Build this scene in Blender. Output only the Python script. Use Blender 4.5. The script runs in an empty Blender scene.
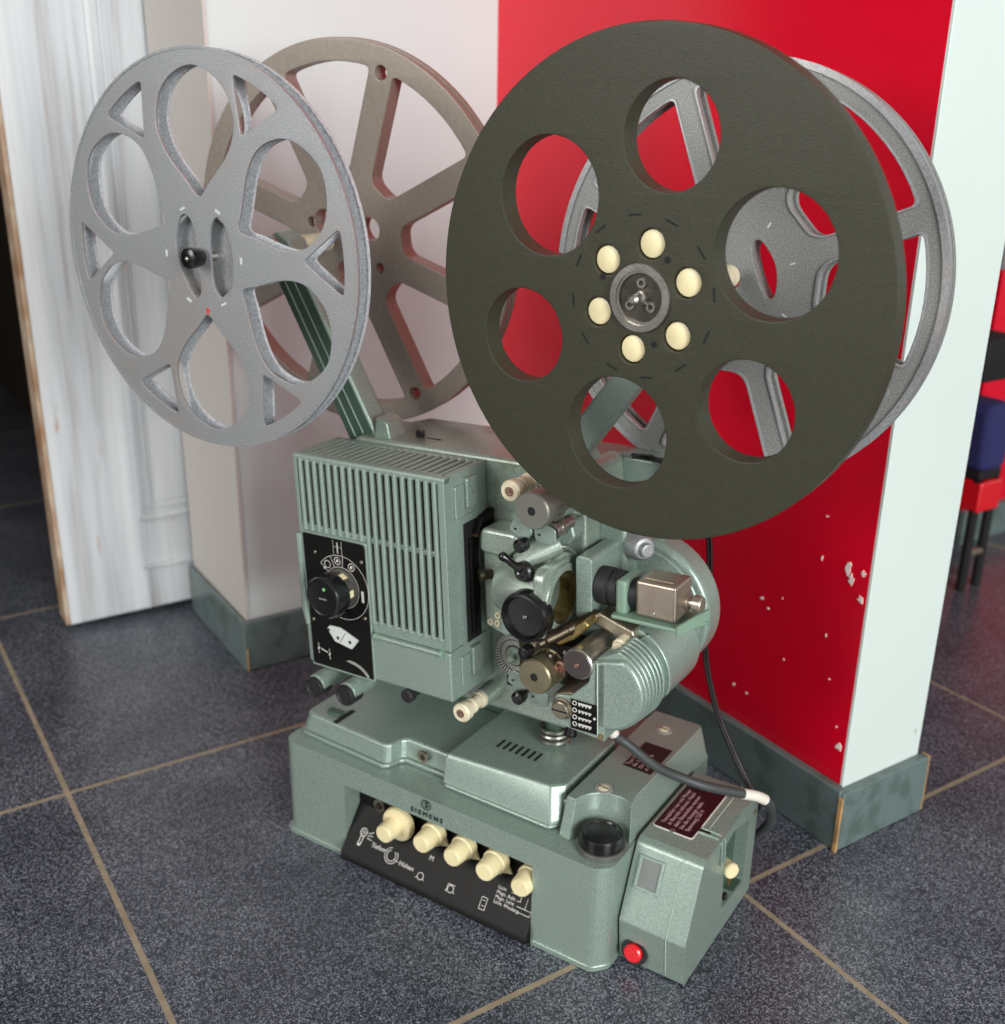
import bpy, bmesh, math, random
from mathutils import Vector, Matrix
random.seed(7)
PI = math.pi
col = bpy.context.scene.collection
rad = math.radians

# ------------------------------------------------------------------ camera
F, PITCH, ROLL, CAMH = 1095.0, 0.3545, -0.0167, 0.643
cp, sp = math.cos(PITCH), math.sin(PITCH)
r0 = Vector((1, 0, 0)); d0 = Vector((0, -sp, -cp)); f0 = Vector((0, cp, -sp))
c, s = math.cos(ROLL), math.sin(ROLL)
right = c * r0 + s * d0; down = -s * r0 + c * d0
cam = bpy.data.cameras.new('camera'); camo = bpy.data.objects.new('camera', cam); col.objects.link(camo)
M = Matrix((right, -down, -f0)).transposed().to_4x4(); M.translation = Vector((0, 0, CAMH))
camo.matrix_world = M
cam.sensor_fit = 'HORIZONTAL'; cam.sensor_width = 36.0; cam.lens = 36.0 * F / 1005.0
cam.clip_start = 0.02; cam.clip_end = 60
cam.dof.use_dof = True; cam.dof.focus_distance = 0.76; cam.dof.aperture_fstop = 7.0
bpy.context.scene.camera = camo

# ------------------------------------------------------------------ frames
BA = rad(32.8)
vu = Vector((math.cos(BA), -math.sin(BA), 0)); vv = Vector((math.sin(BA), math.cos(BA), 0)); vz = Vector((0, 0, 1))
def W(U, V, z): return vu * U + vv * V + vz * z
TA = 0.5782
t1 = Vector((math.cos(TA), math.sin(TA), 0)); t2 = Vector((-math.sin(TA), math.cos(TA), 0))
def TW(x, y, z): return t1 * x + t2 * y + vz * z
U0, V0 = -0.467, 0.72
TAU = 0.05
ct, st = math.cos(TAU), math.sin(TAU)
T0 = (-0.4445, 0.199)
def base_frame(p): return Vector((p[0] - U0, p[1] - V0, p[2]))
def head_frame(p):            # p = (along the head, depth, up the head)
    return Vector((T0[0] + p[0] * ct - p[2] * st - U0, p[1] - V0, T0[1] + p[0] * st + p[2] * ct))
def ident(p): return Vector(p)

# ------------------------------------------------------------------ materials
def new_mat(name):
    m = bpy.data.materials.new(name); m.use_nodes = True
    nt = m.node_tree; b = nt.nodes['Principled BSDF']; return m, nt, b
def srgb(r, g, b):
    f = lambda v: (v / 255 / 12.92) if v / 255 <= 0.04045 else ((v / 255 + 0.055) / 1.055) ** 2.4
    return (f(r), f(g), f(b), 1)
def mat(name, rgb, rough=0.5, metal=0.0, var=0.0, var_scale=30, bump=0.0, bump_scale=400, coat=0.0, spec=0.5, rgb2=None, ior=None):
    m, nt, b = new_mat(name)
    colr = srgb(*rgb)
    b.inputs['Base Color'].default_value = colr
    b.inputs['Roughness'].default_value = rough; b.inputs['Metallic'].default_value = metal
    b.inputs['Specular IOR Level'].default_value = spec
    b.inputs['Coat Weight'].default_value = coat; b.inputs['Coat Roughness'].default_value = 0.25
    tc = nt.nodes.new('ShaderNodeTexCoord')
    if var or rgb2:
        n = nt.nodes.new('ShaderNodeTexNoise'); n.inputs['Scale'].default_value = var_scale; n.inputs['Detail'].default_value = 6
        nt.links.new(tc.outputs['Object'], n.inputs['Vector'])
        r = nt.nodes.new('ShaderNodeValToRGB')
        c2 = srgb(*rgb2) if rgb2 else tuple(min(1, x * (1 - var)) for x in colr[:3]) + (1,)
        c1 = colr if rgb2 else tuple(min(1, x * (1 + var)) for x in colr[:3]) + (1,)
        r.color_ramp.elements[0].position = 0.35; r.color_ramp.elements[1].position = 0.65
        r.color_ramp.elements[0].color = c2; r.color_ramp.elements[1].color = c1
        nt.links.new(n.outputs['Fac'], r.inputs['Fac']); nt.links.new(r.outputs['Color'], b.inputs['Base Color'])
    if bump:
        n2 = nt.nodes.new('ShaderNodeTexNoise'); n2.inputs['Scale'].default_value = bump_scale; n2.inputs['Detail'].default_value = 3
        nt.links.new(tc.outputs['Object'], n2.inputs['Vector'])
        bp = nt.nodes.new('ShaderNodeBump'); bp.inputs['Strength'].default_value = bump; bp.inputs['Distance'].default_value = 0.001
        nt.links.new(n2.outputs['Fac'], bp.inputs['Height']); nt.links.new(bp.outputs['Normal'], b.inputs['Normal'])
    return m
def speckle_mat(name, rgb, rgb2, rough, metal, scale, lo, hi, bump=0.25, big=None, coat=0.0):
    """fine two-tone grain, as hammered paint or sand-cast metal shows"""
    m, nt, b = new_mat(name)
    tc = nt.nodes.new('ShaderNodeTexCoord')
    n = nt.nodes.new('ShaderNodeTexNoise'); n.inputs['Scale'].default_value = scale; n.inputs['Detail'].default_value = 4; n.inputs['Roughness'].default_value = 0.7
    nt.links.new(tc.outputs['Object'], n.inputs['Vector'])
    r = nt.nodes.new('ShaderNodeValToRGB')
    r.color_ramp.elements[0].position = lo; r.color_ramp.elements[1].position = hi
    r.color_ramp.elements[0].color = srgb(*rgb); r.color_ramp.elements[1].color = srgb(*rgb2)
    nt.links.new(n.outputs['Fac'], r.inputs['Fac'])
    out = r.outputs['Color']
    if big:
        n3 = nt.nodes.new('ShaderNodeTexNoise'); n3.inputs['Scale'].default_value = big[0]; n3.inputs['Detail'].default_value = 8; n3.inputs['Roughness'].default_value = 0.65
        nt.links.new(tc.outputs['Object'], n3.inputs['Vector'])
        rr = nt.nodes.new('ShaderNodeValToRGB'); rr.color_ramp.elements[0].position = big[2]; rr.color_ramp.elements[1].position = big[3]
        nt.links.new(n3.outputs['Fac'], rr.inputs['Fac'])
        mx = nt.nodes.new('ShaderNodeMix'); mx.data_type = 'RGBA'; mx.inputs['B'].default_value = srgb(*big[1])
        nt.links.new(rr.outputs['Color'], mx.inputs['Factor']); nt.links.new(out, mx.inputs['A']); out = mx.outputs['Result']
    nt.links.new(out, b.inputs['Base Color'])
    b.inputs['Roughness'].default_value = rough; b.inputs['Metallic'].default_value = metal
    b.inputs['Coat Weight'].default_value = coat; b.inputs['Coat Roughness'].default_value = 0.3
    bp = nt.nodes.new('ShaderNodeBump'); bp.inputs['Strength'].default_value = bump; bp.inputs['Distance'].default_value = 0.0006
    nt.links.new(n.outputs['Fac'], bp.inputs['Height']); nt.links.new(bp.outputs['Normal'], b.inputs['Normal'])
    return m

GREEN = speckle_mat('hammered_green_paint', (124, 143, 133), (156, 172, 162), 0.30, 0.35, 900, 0.38, 0.62, 0.22, big=(14, (160, 162, 138), 0.70, 0.86), coat=0.25)
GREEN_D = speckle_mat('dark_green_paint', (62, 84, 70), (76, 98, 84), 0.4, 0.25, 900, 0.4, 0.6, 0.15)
DECK = speckle_mat('deck_paint', (146, 160, 148), (168, 180, 169), 0.3, 0.5, 500, 0.4, 0.6, 0.1, big=(30, (130, 128, 86), 0.60, 0.8), coat=0.2)
CAST = speckle_mat('sandcast_aluminium', (134, 136, 138), (172, 174, 176), 0.38, 0.45, 900, 0.36, 0.64, 0.25, big=(9, (160, 150, 142), 0.50, 0.8))
CAST2 = speckle_mat('grey_cast_aluminium', (118, 119, 116), (158, 159, 156), 0.5, 0.35, 800, 0.36, 0.64, 0.35)
CAST_LIT = speckle_mat('sandcast_aluminium_lit_copy', (158, 163, 168), (206, 210, 214), 0.45, 0.15, 520, 0.36, 0.64, 0.3)  # lit copy of the cast metal, lightened to brighten the shaded rear flange
BRONZE = speckle_mat('brown_grey_lacquer', (136, 127, 117), (154, 144, 133), 0.42, 0.25, 260, 0.3, 0.7, 0.12, big=(22, (96, 82, 66), 0.66, 0.85))
DARKREEL = mat('matt_olive_black_paint', (54, 54, 41), 0.42, 0.0, var=0.07, var_scale=260, bump=0.25, bump_scale=900, spec=0.35)
BLACK = mat('black_bakelite', (18, 18, 19), 0.22, 0.0, var=0.1, coat=0.3)
BLACKP = mat('black_enamel_panel', (9, 8, 7), 0.5, 0.0, var=0.25, var_scale=40, bump=0.05, spec=0.25)
BLACKM = mat('matt_black', (12, 12, 12), 0.75)
RUBBER = mat('black_rubber', (26, 26, 28), 0.6, 0.0, bump=0.2)
CREAM = mat('cream_plastic', (230, 217, 172), 0.4, 0.0, var=0.05, var_scale=60, coat=0.2)
IVORY = mat('ivory_roller_plastic', (216, 206, 178), 0.35, 0.0, var=0.1, var_scale=120)
STEEL = mat('turned_steel', (170, 166, 158), 0.28, 0.9, var=0.15, var_scale=90, bump=0.15, bump_scale=500)
OLDSTEEL = mat('aged_nickel_steel', (150, 142, 124), 0.35, 0.85, var=0.2, var_scale=70, bump=0.2)
DARKSTEEL = mat('oily_dark_steel', (70, 62, 50), 0.38, 0.8, var=0.4, var_scale=110)
BRASS = mat('oily_brass', (150, 132, 84), 0.32, 0.75, var=0.3, var_scale=150)
COPPER = mat('copper_toned_steel', (168, 132, 118), 0.3, 0.85, var=0.1)
BOXMETAL = mat('satin_champagne_metal', (168, 155, 140), 0.3, 0.75, var=0.1, var_scale=60)
MINT = mat('light_green_paint', (124, 150, 132), 0.4, 0.1, var=0.06)
WHITEINK = mat('white_ink', (205, 203, 196), 0.5)
GREYINK = mat('grey_ink', (150, 148, 142), 0.5)
MAROON = mat('dark_maroon_plate', (46, 20, 26), 0.3, 0.0, var=0.2, var_scale=80)
PINKINK = mat('faded_pink_ink', (190, 150, 150), 0.5)
RED = mat('red_button_plastic', (214, 16, 30), 0.3, coat=0.4)
GLASSY = mat('grey_window_plastic', (120, 124, 122), 0.12, 0.0, var=0.1, coat=0.5)
CABLE = mat('grey_rubber_cable', (58, 62, 62), 0.5, 0, bump=0.1)
WIRE = mat('thin_black_wire', (30, 16, 20), 0.35)
SLEEVE = mat('white_sleeve', (222, 216, 204), 0.4)
REDSPOT = mat('red_paint_spot', (206, 48, 34), 0.5)
METERW = mat('meter_white', (196, 200, 196), 0.35, 0.0, var=0.08)

# ------------------------------------------------------------------ mesh builder
class MB:
    def __init__(self, frame=ident): self.v = []; self.f = []; self.fr = frame
    def add(self, vs, fs):
        n = len(self.v); self.v += [self.fr(p) for p in vs]; self.f += [tuple(i + n for i in f) for f in fs]; return self
    def box(self, x0, x1, y0, y1, z0, z1):
        vs = [(x, y, z) for z in (z0, z1) for y in (y0, y1) for x in (x0, x1)]
        return self.add(vs, [(0, 2, 3, 1), (4, 5, 7, 6), (0, 1, 5, 4), (2, 6, 7, 3), (0, 4, 6, 2), (1, 3, 7, 5)])
    def prism(self, poly, a0, a1, plane='xz', poly2=None):
        """poly in the given plane swept along the third axis from a0 to a1"""
        q = poly2 or poly; n = len(poly)
        def mk(p, t): return {'xz': (p[0], t, p[1]), 'xy': (p[0], p[1], t), 'yz': (t, p[0], p[1])}[plane]
        vs = [mk(p, a0) for p in poly] + [mk(p, a1) for p in q]
        fs = [tuple(range(n)), tuple(range(2 * n - 1, n - 1, -1))] + [(i, n + i, n + (i + 1) % n, (i + 1) % n) for i in range(n)]
        return self.add(vs, fs)
    def lathe(self, prof, o, axis, seg=40, rib=0, ribd=0.0, arc=None):
        """prof: list of (distance along axis, radius)"""
        ax = Vector(axis).normalized(); t = Vector((0, 0, 1)) if abs(ax.z) < 0.9 else Vector((1, 0, 0))
        e1 = ax.cross(t).normalized(); e2 = ax.cross(e1)
        o = Vector(o); vs = []; fs = []
        for (d, r) in prof:
            for k in range(seg):
                a = 2 * PI * k / seg; rr = r
                if rib and (k % 2): rr = r - ribd if r > 0 else r
                vs.append(o + ax * d + (e1 * math.cos(a) + e2 * math.sin(a)) * rr)
        m = len(prof)
        for i in range(m - 1):
            for k in range(seg):
                fs.append((i * seg + k, i * seg + (k + 1) % seg, (i + 1) * seg + (k + 1) % seg, (i + 1) * seg + k))
        fs.append(tuple(range(seg - 1, -1, -1))); fs.append(tuple((m - 1) * seg + k for k in range(seg)))
        return self.add(vs, fs)
    def cyl(self, o, axis, L, r, r1=None, seg=32, ch=None):
        r1 = r if r1 is None else r1; ch = min(0.0006, r * .2, L * .2) if ch is None else ch
        return self.lathe([(0, r - ch), (ch, r), (L - ch, r1), (L, r1 - ch)], o, axis, seg)
    def tube(self, pts, r, seg=12):
        pts = [Vector(p) for p in pts]; vs = []; fs = []; prev = None
        for i, p in enumerate(pts):
            a = pts[max(0, i - 1)]; b = pts[min(len(pts) - 1, i + 1)]; t = (b - a).normalized()
            if prev is None: n = t.orthogonal().normalized()
            else: n = (prev - t * prev.dot(t)).normalized()
            prev = n; bn = t.cross(n)
            rr = r[i] if isinstance(r, (list, tuple)) else r
            for k in range(seg):
                q = 2 * PI * k / seg; vs.append(p + (n * math.cos(q) + bn * math.sin(q)) * rr)
        for i in range(len(pts) - 1):
            for k in range(seg):
                fs.append((i * seg + k, i * seg + (k + 1) % seg, (i + 1) * seg + (k + 1) % seg, (i + 1) * seg + k))
        fs.append(tuple(range(seg - 1, -1, -1))); fs.append(tuple((len(pts) - 1) * seg + k for k in range(seg)))
        return self.add(vs, fs)
    def sphere(self, o, r, seg=20, sc=(1, 1, 1)):
        vs = []; fs = []; h = seg // 2
        for i in range(1, h):
            th = PI * i / h
            for k in range(seg):
                a = 2 * PI * k / seg
                vs.append((o[0] + r * sc[0] * math.sin(th) * math.cos(a), o[1] + r * sc[1] * math.sin(th) * math.sin(a), o[2] + r * sc[2] * math.cos(th)))
        for i in range(h - 2):
            for k in range(seg):
                fs.append((i * seg + k, (i + 1) * seg + k, (i + 1) * seg + (k + 1) % seg, i * seg + (k + 1) % seg))
        fs.append(tuple(range(seg))); fs.append(tuple((h - 2) * seg + k for k in range(seg - 1, -1, -1)))
        return self.add(vs, fs)
    def ring(self, o, axis, r_out, r_in, d0, d1, seg=48):
        ax = Vector(axis).normalized(); t = Vector((0, 0, 1)) if abs(ax.z) < 0.9 else Vector((1, 0, 0))
        e1 = ax.cross(t).normalized(); e2 = ax.cross(e1); o = Vector(o); vs = []; fs = []
        for (d, r) in ((d0, r_in), (d0, r_out), (d1, r_out), (d1, r_in)):
            for k in range(seg):
                a = 2 * PI * k / seg; vs.append(o + ax * d + (e1 * math.cos(a) + e2 * math.sin(a)) * r)
        for i in range(4):
            for k in range(seg):
                j = (i + 1) % 4; fs.append((i * seg + k, i * seg + (k + 1) % seg, j * seg + (k + 1) % seg, j * seg + k))
        return self.add(vs, fs)
    def cut(self, outer, holes, y0, y1, bevel=0.0, plane='xz'):
        """plate with holes: outline and holes in the plane, thickness from y0 to y1"""
        cu = bpy.data.curves.new('tmp', 'CURVE'); cu.dimensions = '2D'; cu.fill_mode = 'BOTH'
        for poly in [outer] + list(holes):
            sp_ = cu.splines.new('POLY'); sp_.points.add(len(poly) - 1); sp_.use_cyclic_u = True
            for i, p in enumerate(poly): sp_.points[i].co = (p[0], p[1], 0, 1)
        th = abs(y1 - y0)
        cu.extrude = max(0.00001, th / 2 - bevel); cu.bevel_depth = bevel; cu.bevel_resolution = 1; cu.offset = -bevel
        ob = bpy.data.objects.new('tmp', cu); col.objects.link(ob)
        dg = bpy.context.evaluated_depsgraph_get(); me = bpy.data.meshes.new_from_object(ob.evaluated_get(dg))
        mid = (y0 + y1) / 2
        if plane == 'xz': vs = [(v.co.x, mid + v.co.z, v.co.y) for v in me.vertices]
        elif plane == 'yz': vs = [(mid + v.co.z, v.co.x, v.co.y) for v in me.vertices]
        else: vs = [(v.co.x, v.co.y, mid + v.co.z) for v in me.vertices]
        fs = [tuple(p.vertices) for p in me.polygons]
        bpy.data.objects.remove(ob); bpy.data.curves.remove(cu); bpy.data.meshes.remove(me)
        return self.add(vs, fs)
    def text(self, body, size, fn, depth=0.0002, align='LEFT', bold=0.0):
        """fn maps flat text coordinates (x, y, out) to a point in the frame"""
        cu = bpy.data.curves.new('tmp', 'FONT'); cu.body = body; cu.size = size; cu.align_x = align; cu.extrude = depth / 2; cu.resolution_u = 3; cu.offset = bold
        ob = bpy.data.objects.new('tmp', cu); col.objects.link(ob)
        dg = bpy.context.evaluated_depsgraph_get(); me = bpy.data.meshes.new_from_object(ob.evaluated_get(dg))
        self.add([fn(v.co.x, v.co.y, v.co.z) for v in me.vertices], [tuple(p.vertices) for p in me.polygons])
        bpy.data.objects.remove(ob); bpy.data.curves.remove(cu); bpy.data.meshes.remove(me); return self
    def build(self, name, m, parent=None, bevel=0.0, seg=2, smooth=True, ang=32):
        me = bpy.data.meshes.new(name); bm = bmesh.new()
        bv = [bm.verts.new(p) for p in self.v]
        for f in self.f:
            try: bm.faces.new([bv[i] for i in f])
            except ValueError: pass
        bmesh.ops.remove_doubles(bm, verts=bm.verts, dist=1e-6)
        bmesh.ops.recalc_face_normals(bm, faces=bm.faces)
        bm.to_mesh(me); bm.free()
        me.materials.append(m)
        if smooth:
            for p in me.polygons: p.use_smooth = True
            me.set_sharp_from_angle(angle=rad(ang))
        o = bpy.data.objects.new(name, me); col.objects.link(o); o.parent = parent
        if bevel:
            b = o.modifiers.new('bevel', 'BEVEL'); b.width = bevel; b.segments = seg; b.limit_method = 'ANGLE'; b.angle_limit = rad(35); b.harden_normals = False
        if smooth:
            w_ = o.modifiers.new('normals', 'WEIGHTED_NORMAL'); w_.keep_sharp = True; w_.weight = 80
        return o

def circle(r, cx=0, cy=0, n=48): return [(cx + r * math.cos(2 * PI * k / n), cy + r * math.sin(2 * PI * k / n)) for k in range(n)]
def fillet(poly, r, n=5):
    out = []; N = len(poly)
    for i in range(N):
        p = Vector(poly[i]); a = Vector(poly[i - 1]); b = Vector(poly[(i + 1) % N])
        rr = r[i] if isinstance(r, (list, tuple)) else r
        if rr <= 0: out.append(tuple(p)); continue
        da = (a - p); db = (b - p); la, lb = da.length, db.length
        ang = da.angle(db)
        if ang > rad(172): out.append(tuple(p)); continue
        d = min(rr / math.tan(ang / 2), la * .48, lb * .48)
        p1 = p + da.normalized() * d; p2 = p + db.normalized() * d
        for k in range(n + 1):
            t = k / n; q = p1 * (1 - t) ** 2 + p * 2 * t * (1 - t) + p2 * t ** 2; out.append(tuple(q))
    return out
def rrect(x0, x1, z0, z1, r, n=5): return fillet([(x0, z0), (x1, z0), (x1, z1), (x0, z1)], r, n)
def catmull(pts, n=6):
    out = []; N = len(pts)
    for i in range(N):
        p0, p1, p2, p3 = (Vector(pts[(i + k) % N]) for k in (-1, 0, 1, 2))
        for k in range(n):
            t = k / n; out.append(tuple(0.5 * ((2 * p1) + (-p0 + p2) * t + (2 * p0 - 5 * p1 + 4 * p2 - p3) * t * t + (-p0 + 3 * p1 - 3 * p2 + p3) * t ** 3)))
    return out
def smooth3(pts, n=10):
    P = [Vector(p) for p in pts]; P = [P[0] * 2 - P[1]] + P + [P[-1] * 2 - P[-2]]; out = []
    for i in range(1, len(P) - 2):
        p0, p1, p2, p3 = P[i - 1:i + 3]
        for k in range(n):
            t = k / n; out.append(0.5 * ((2 * p1) + (-p0 + p2) * t + (2 * p0 - 5 * p1 + 4 * p2 - p3) * t * t + (-p0 + 3 * p1 - 3 * p2 + p3) * t ** 3))
    return out + [P[-2]]
def rot(poly, a, s=1.0): return [(s * (x * math.cos(a) - y * math.sin(a)), s * (x * math.sin(a) + y * math.cos(a))) for x, y in poly]
def empty(name, M4, label, cat, group=None):
    o = bpy.data.objects.new(name, None); col.objects.link(o); o.empty_display_size = 0.05; o.matrix_world = M4
    o['label'] = label; o['category'] = cat
    if group: o['group'] = group
    return o
def tag(o, label, cat, group=None):
    o['label'] = label; o['category'] = cat
    if group: o['group'] = group
    return o
NEG = (0, -1, 0)

# ================================================================== THE ROOM
def struct(o): o['kind'] = 'structure'; return o
def tbox(name, x0, x1, y0, y1, z0, z1, m, bevel=0.0):
    b = MB(lambda p: TW(*p)); b.box(x0, x1, y0, y1, z0, z1); o = b.build(name, m, None, bevel); return struct(o)

def floor_material():
    m, nt, b = new_mat('speckled_grey_floor_tile'); L = nt.links.new; N = nt.nodes.new
    tc = N('ShaderNodeTexCoord'); mp = N('ShaderNodeMapping'); mp.vector_type = 'TEXTURE'
    o_ = TW(.1445 - .466, .5475 - .4515, 0)
    mp.inputs['Location'].default_value = o_; mp.inputs['Rotation'].default_value = (0, 0, TA)
    L(tc.outputs['Object'], mp.inputs['Vector'])
    br = N('ShaderNodeTexBrick'); br.offset = 0.0; br.squash = 1.0
    br.inputs['Scale'].default_value = 1.0; br.inputs['Brick Width'].default_value = 0.466; br.inputs['Row Height'].default_value = 0.4515
    br.inputs['Mortar Size'].default_value = 0.0028; br.inputs['Mortar Smooth'].default_value = 0.15; br.inputs['Bias'].default_value = 0
    br.inputs['Color1'].default_value = (0.9, 0.9, 0.9, 1); br.inputs['Color2'].default_value = (1.1, 1.1, 1.1, 1)
    L(mp.outputs['Vector'], br.inputs['Vector'])
    n1 = N('ShaderNodeTexVoronoi'); n1.inputs['Scale'].default_value = 980; n1.inputs['Randomness'].default_value = 1.0
    L(tc.outputs['Object'], n1.inputs['Vector'])
    r1 = N('ShaderNodeValToRGB'); e = r1.color_ramp.elements
    e[0].position = .05; e[0].color = srgb(34, 37, 44); e[1].position = 1.0; e[1].color = srgb(152, 156, 165)
    e2 = r1.color_ramp.elements.new(.60); e2.color = srgb(64, 69, 79)
    sc1 = N('ShaderNodeSeparateColor'); L(n1.outputs['Color'], sc1.inputs[0]); L(sc1.outputs[0], r1.inputs['Fac'])
    n2 = N('ShaderNodeTexNoise'); n2.inputs['Scale'].default_value = 9; n2.inputs['Detail'].default_value = 5
    L(tc.outputs['Object'], n2.inputs['Vector'])
    r2 = N('ShaderNodeValToRGB'); r2.color_ramp.elements[0].position = .35; r2.color_ramp.elements[1].position = .68
    r2.color_ramp.elements[0].color = (.72, .73, .77, 1); r2.color_ramp.elements[1].color = (1.15, 1.15, 1.15, 1)
    L(n2.outputs['Fac'], r2.inputs['Fac'])
    mul = N('ShaderNodeMix'); mul.data_type = 'RGBA'; mul.blend_type = 'MULTIPLY'; mul.inputs['Factor'].default_value = 1
    L(r1.outputs['Color'], mul.inputs['A']); L(r2.outputs['Color'], mul.inputs['B'])
    n4 = N('ShaderNodeTexNoise'); n4.inputs['Scale'].default_value = 60; n4.inputs['Detail'].default_value = 4
    L(tc.outputs['Object'], n4.inputs['Vector'])
    r4 = N('ShaderNodeValToRGB'); r4.color_ramp.elements[0].color = srgb(118, 104, 82); r4.color_ramp.elements[1].color = srgb(172, 160, 138)
    L(n4.outputs['Fac'], r4.inputs['Fac'])
    mx = N('ShaderNodeMix'); mx.data_type = 'RGBA'
    L(br.outputs['Fac'], mx.inputs['Factor']); L(mul.outputs['Result'], mx.inputs['A']); L(r4.outputs['Color'], mx.inputs['B'])
    L(mx.outputs['Result'], b.inputs['Base Color'])
    rr = N('ShaderNodeMapRange'); rr.inputs['To Min'].default_value = .30; rr.inputs['To Max'].default_value = .8
    L(br.outputs['Fac'], rr.inputs['Value']); L(rr.outputs['Result'], b.inputs['Roughness'])
    sb = N('ShaderNodeMath'); sb.operation = 'SUBTRACT'; L(sc1.outputs[1], sb.inputs[0]); L(br.outputs['Fac'], sb.inputs[1])
    bp = N('ShaderNodeBump'); bp.inputs['Strength'].default_value = .10; bp.inputs['Distance'].default_value = .0008
    L(sb.outputs[0], bp.inputs['Height']); L(bp.outputs['Normal'], b.inputs['Normal'])
    return m
fb = MB(); fb.add([(-6, -5, 0), (6, -5, 0), (6, 7, 0), (-6, 7, 0)], [(0, 1, 2, 3)])
struct(fb.build('floor', floor_material(), None, smooth=False))

def painted_wall(name, base, chips=None, rough=0.45, stain=None, bump=0.15):
    m, nt, b = new_mat(name); L = nt.links.new; N = nt.nodes.new
    tc = N('ShaderNodeTexCoord'); out = None
    n = N('ShaderNodeTexNoise'); n.inputs['Scale'].default_value = 3; n.inputs['Detail'].default_value = 4; L(tc.outputs['Object'], n.inputs['Vector'])
    r = N('ShaderNodeValToRGB'); bc = srgb(*base)
    r.color_ramp.elements[0].color = tuple(x * .93 for x in bc[:3]) + (1,); r.color_ramp.elements[1].color = tuple(min(1, x * 1.04) for x in bc[:3]) + (1,)
    L(n.outputs['Fac'], r.inputs['Fac']); out = r.outputs['Color']
    for spec in (chips or []):
        scale, colr, lo, hi, stretch = spec
        mp = N('ShaderNodeMapping'); mp.inputs['Scale'].default_value = stretch; L(tc.outputs['Object'], mp.inputs['Vector'])
        n2 = N('ShaderNodeTexNoise'); n2.inputs['Scale'].default_value = scale; n2.inputs['Detail'].default_value = 4; n2.inputs['Roughness'].default_value = .6
        L(mp.outputs['Vector'], n2.inputs['Vector'])
        r2 = N('ShaderNodeValToRGB'); r2.color_ramp.elements[0].position = lo; r2.color_ramp.elements[1].position = hi; L(n2.outputs['Fac'], r2.inputs['Fac'])
        mx = N('ShaderNodeMix'); mx.data_type = 'RGBA'; mx.inputs['B'].default_value = srgb(*colr)
        L(r2.outputs['Color'], mx.inputs['Factor']); L(out, mx.inputs['A']); out = mx.outputs['Result']
    L(out, b.inputs['Base Color']); b.inputs['Roughness'].default_value = rough
    n3 = N('ShaderNodeTexNoise'); n3.inputs['Scale'].default_value = 90; L(tc.outputs['Object'], n3.inputs['Vector'])
    bp = N('ShaderNodeBump'); bp.inputs['Strength'].default_value = bump; bp.inputs['Distance'].default_value = .0006
    L(n3.outputs['Fac'], bp.inputs['Height']); L(bp.outputs['Normal'], b.inputs['Normal'])
    return m
WHITEW = painted_wall('white_wall_paint', (204, 214, 213), rough=.5)
PILLARW = painted_wall('white_pillar_paint', (206, 217, 212), [(40, (168, 170, 158), .70, .73, (1, 1, .5)), (90, (182, 178, 160), .74, .77, (1, 1, 1))], rough=.5)
SHADEW = painted_wall('white_wall_side_shade', (196, 190, 184), rough=.6)  # the white wall's side, greyed to put its shade into the colour
REDW = painted_wall('red_wall_paint', (222, 2, 40), rough=.27, bump=.12)
SKIRT = painted_wall('grey_green_skirting_paint', (98, 114, 112), [(34, (82, 97, 92), .5, .62, (1, 1, 1)), (60, (186, 186, 150), .73, .76, (1, 1, 2))], rough=.32)
WOODEDGE = mat('bare_wood_edge', (188, 146, 96), .7, 0, var=.3, var_scale=60)
CHIP = mat('chipped_plaster', (236, 222, 214), .8)
DARKROOM = mat('shade_brown_wall', (52, 40, 30), .8)  # brown kept dark so the colour gives the unlit rooms their shade

# white wall behind the left reels: front white, its left side greyed as painted shade
tbox('wall_back', .392, .80, 1.150, 1.345, 0, 2.3, WHITEW, .002)
tbox('wall_left', .389, .3925, 1.149, 1.345, 0, 2.3, SHADEW)
tbox('wall_right', .733, .84, .548, 1.75, 0, 2.3, REDW)
tbox('trim_1', .7332, .8405, .545, .5485, .0, 2.3, PILLARW, .0006)
tbox('baseboard_back', .386, .722, 1.143, 1.1495, .0005, .066, SKIRT, .002)
tbox('baseboard_left', .382, .3885, 1.143, 1.345, .0005, .066, SKIRT, .002)
tbox('baseboard_right', .723, .7325, .5385, 1.143, .0005, .064, SKIRT, .0015)
tbox('baseboard_front', .7245, .846, .535, .5445, .0005, .062, SKIRT, .0015)
# raw wood showing at the skirting joints
tbox('trim_2', .7222, .7240, .5345, .5385, .0005, .058, WOODEDGE)
tbox('trim_3', .8462, .8474, .5355, .5445, .001, .062, WOODEDGE)
tbox('trim_4', .3845, .3856, 1.1415, 1.1428, .0005, .03, WOODEDGE)
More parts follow.
